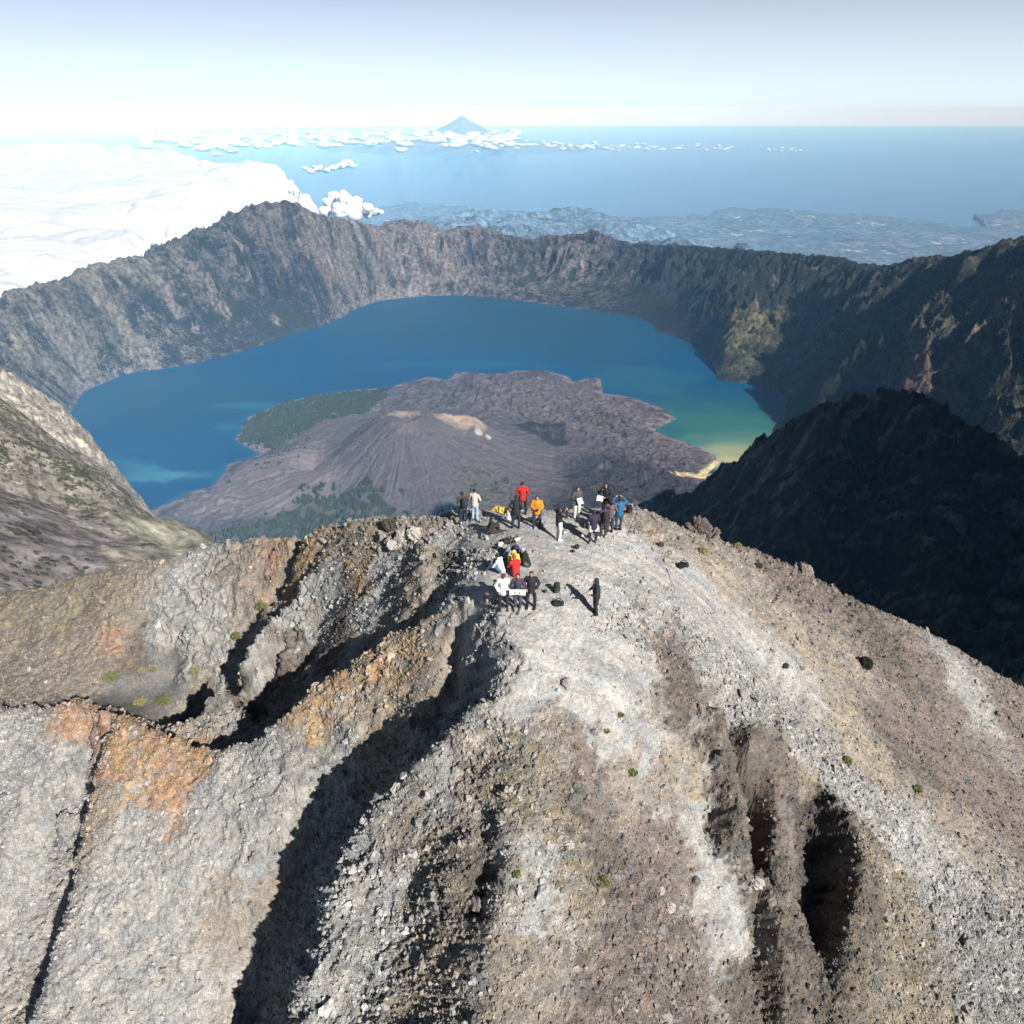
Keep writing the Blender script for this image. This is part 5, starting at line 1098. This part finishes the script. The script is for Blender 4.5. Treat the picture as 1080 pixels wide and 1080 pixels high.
o = cauliflower('cloud', P_, ra, 41, 15, .9); mc = M_cloud.copy(); o.data.materials.clear(); o.data.materials.append(mc); mm = [n for n in mc.node_tree.nodes if n.type == 'MIX'][0]; mm.inputs['A'].default_value = (.66, .68, .71, 1); mm.inputs['B'].default_value = (.78, .79, .81, 1); tag(o, 'small bright white cumulus cloud puffing up behind the caldera rim', 'cloud')
r = r_c
P_ = []; ra = []      # broken bank of cumulus towards the horizon
for k in range(420):
    px = r.uniform(150, 545); py = 146+r.normal()*5.5-(4 if 300 < px < 480 else 0); z = -2300; q = PZ(px, py, z)
    if q[1] > 110000 or q[1] < 0: continue
    P_.append(q); ra.append(r.uniform(350, 1200)*min(1, q[1]/60000)*.5)
for k in range(120):
    px = 515+330*r.random()**1.3; py = 152+(px-520)*.02+r.normal()*1.8; q = PZ(px, py, -2700)
    P_.append(q); ra.append(r.uniform(130, 420)*.8*(1-.5*(px-515)/330))
o = cauliflower('clouds', P_, ra, 47, None, .38, (7,)); tag(o, kind='stuff')
P_ = []; ra = []
for px, py, a in ((328,181,200),(335,178,260),(344,180,200),(352,177,240),(360,175,300),(367,172,340),(372,175,220),(322,178,160)):
    P_.append(PZ(px, py, -2000)); ra.append(a*.7)
o = cauliflower('clouds', P_, ra, 53, None, .6, (9, 3)); tag(o, kind='stuff')
# ================================================================== the air
def box_mesh(name, x0, x1, y0, y1, z0, z1):
    V = np.array([(x, y, z) for z in (z0, z1) for y in (y0, y1) for x in (x0, x1)], float)
    Fc = np.array([[0, 2, 3, 1], [4, 5, 7, 6], [0, 1, 5, 4], [2, 6, 7, 3], [0, 4, 6, 2], [1, 3, 7, 5]])
    return mesh_from(name, V, Fc, False)
m = bpy.data.materials.new('haze_air'); m.use_nodes = True; nt = m.node_tree; nt.nodes.clear()
out = nt.nodes.new('ShaderNodeOutputMaterial'); pv = nt.nodes.new('ShaderNodeVolumePrincipled')
pv.inputs['Color'].default_value = (.24, .56, 1.0, 1); pv.inputs['Absorption Color'].default_value = (1, 1, 1, 1); pv.inputs['Density'].default_value = HAZE; pv.inputs['Anisotropy'].default_value = HG
nt.links.new(pv.outputs[0], out.inputs['Volume'])
o = link('haze', box_mesh('haze', -240000, 240000, -70000, 200000, SEA-1, 60), m); tag(o, kind='stuff')
# ================================================================== light
SUN_EL = R(34); SUN_AZ = (0.58, -0.815)      # towards the sun: behind the camera, to its right
sd = Vector((SUN_AZ[0], SUN_AZ[1], 0)).normalized()*math.cos(SUN_EL) + Vector((0, 0, math.sin(SUN_EL)))
sun = bpy.data.lights.new('sun', 'SUN'); sun.energy = 5.0; sun.angle = R(.53); sun.color = (1, .955, .89)
so = bpy.data.objects.new('sun', sun); col.objects.link(so); so.rotation_euler = sd.to_track_quat('Z', 'Y').to_euler(); so.location = (300, -400, 400)
w = bpy.data.worlds.new('World'); scn.world = w; w.use_nodes = True
nt = w.node_tree; bg = nt.nodes['Background']
sky = nt.nodes.new('ShaderNodeTexSky'); sky.sky_type = 'NISHITA'; sky.sun_disc = False
sky.sun_elevation = SUN_EL; sky.sun_rotation = math.atan2(SUN_AZ[0], SUN_AZ[1])
sky.altitude = 6500; sky.air_density = 1.0; sky.dust_density = 1.0; sky.ozone_density = 1.0
# the milky band of haze that lies along the horizon of the sky
tc = nt.nodes.new('ShaderNodeTexCoord'); sx = nt.nodes.new('ShaderNodeSeparateXYZ'); nt.links.new(tc.outputs['Generated'], sx.inputs[0])
def mth(op, a, b_):
    n = nt.nodes.new('ShaderNodeMath'); n.operation = op
    for k, v in enumerate((a, b_)):
        if isinstance(v, (int, float)): n.inputs[k].default_value = v
        else: nt.links.new(v, n.inputs[k])
    return n.outputs[0]
up_ = mth('MAXIMUM', mth('ADD', sx.outputs[2], .021), .0004); az_ = up_; cb = nt.nodes.new('ShaderNodeCombineXYZ'); nt.links.new(sx.outputs[0], cb.inputs[0]); nt.links.new(sx.outputs[1], cb.inputs[1]); nt.links.new(up_, cb.inputs[2]); nt.links.new(cb.outputs[0], sky.inputs[0]); e_ = mth('MULTIPLY', mth('POWER', math.e, mth('MULTIPLY', az_, -1/.15)), mth('SUBTRACT', 1, mth('POWER', math.e, mth('MULTIPLY', az_, -1/.03))))
wh = nt.nodes.new('ShaderNodeVectorMath'); wh.operation = 'SCALE'; wh.inputs[0].default_value = (11.2, 11.2, 10.0); nt.links.new(e_, wh.inputs['Scale'])
ad = nt.nodes.new('ShaderNodeVectorMath'); ad.operation = 'ADD'; nt.links.new(sky.outputs[0], ad.inputs[0]); nt.links.new(wh.outputs[0], ad.inputs[1])
nt.links.new(ad.outputs[0], bg.inputs[0]); bg.inputs[1].default_value = SKYS
scn.view_settings.view_transform = 'Standard'; scn.view_settings.look = 'None'
scn.view_settings.exposure = EXPO; scn.view_settings.gamma = 1; scn.view_settings.use_curve_mapping = False
scn.cycles.use_denoising = DENOISE; scn.cycles.max_bounces = 5; scn.cycles.diffuse_bounces = 1; scn.cycles.volume_bounces = 2; scn.cycles.transparent_max_bounces = 8
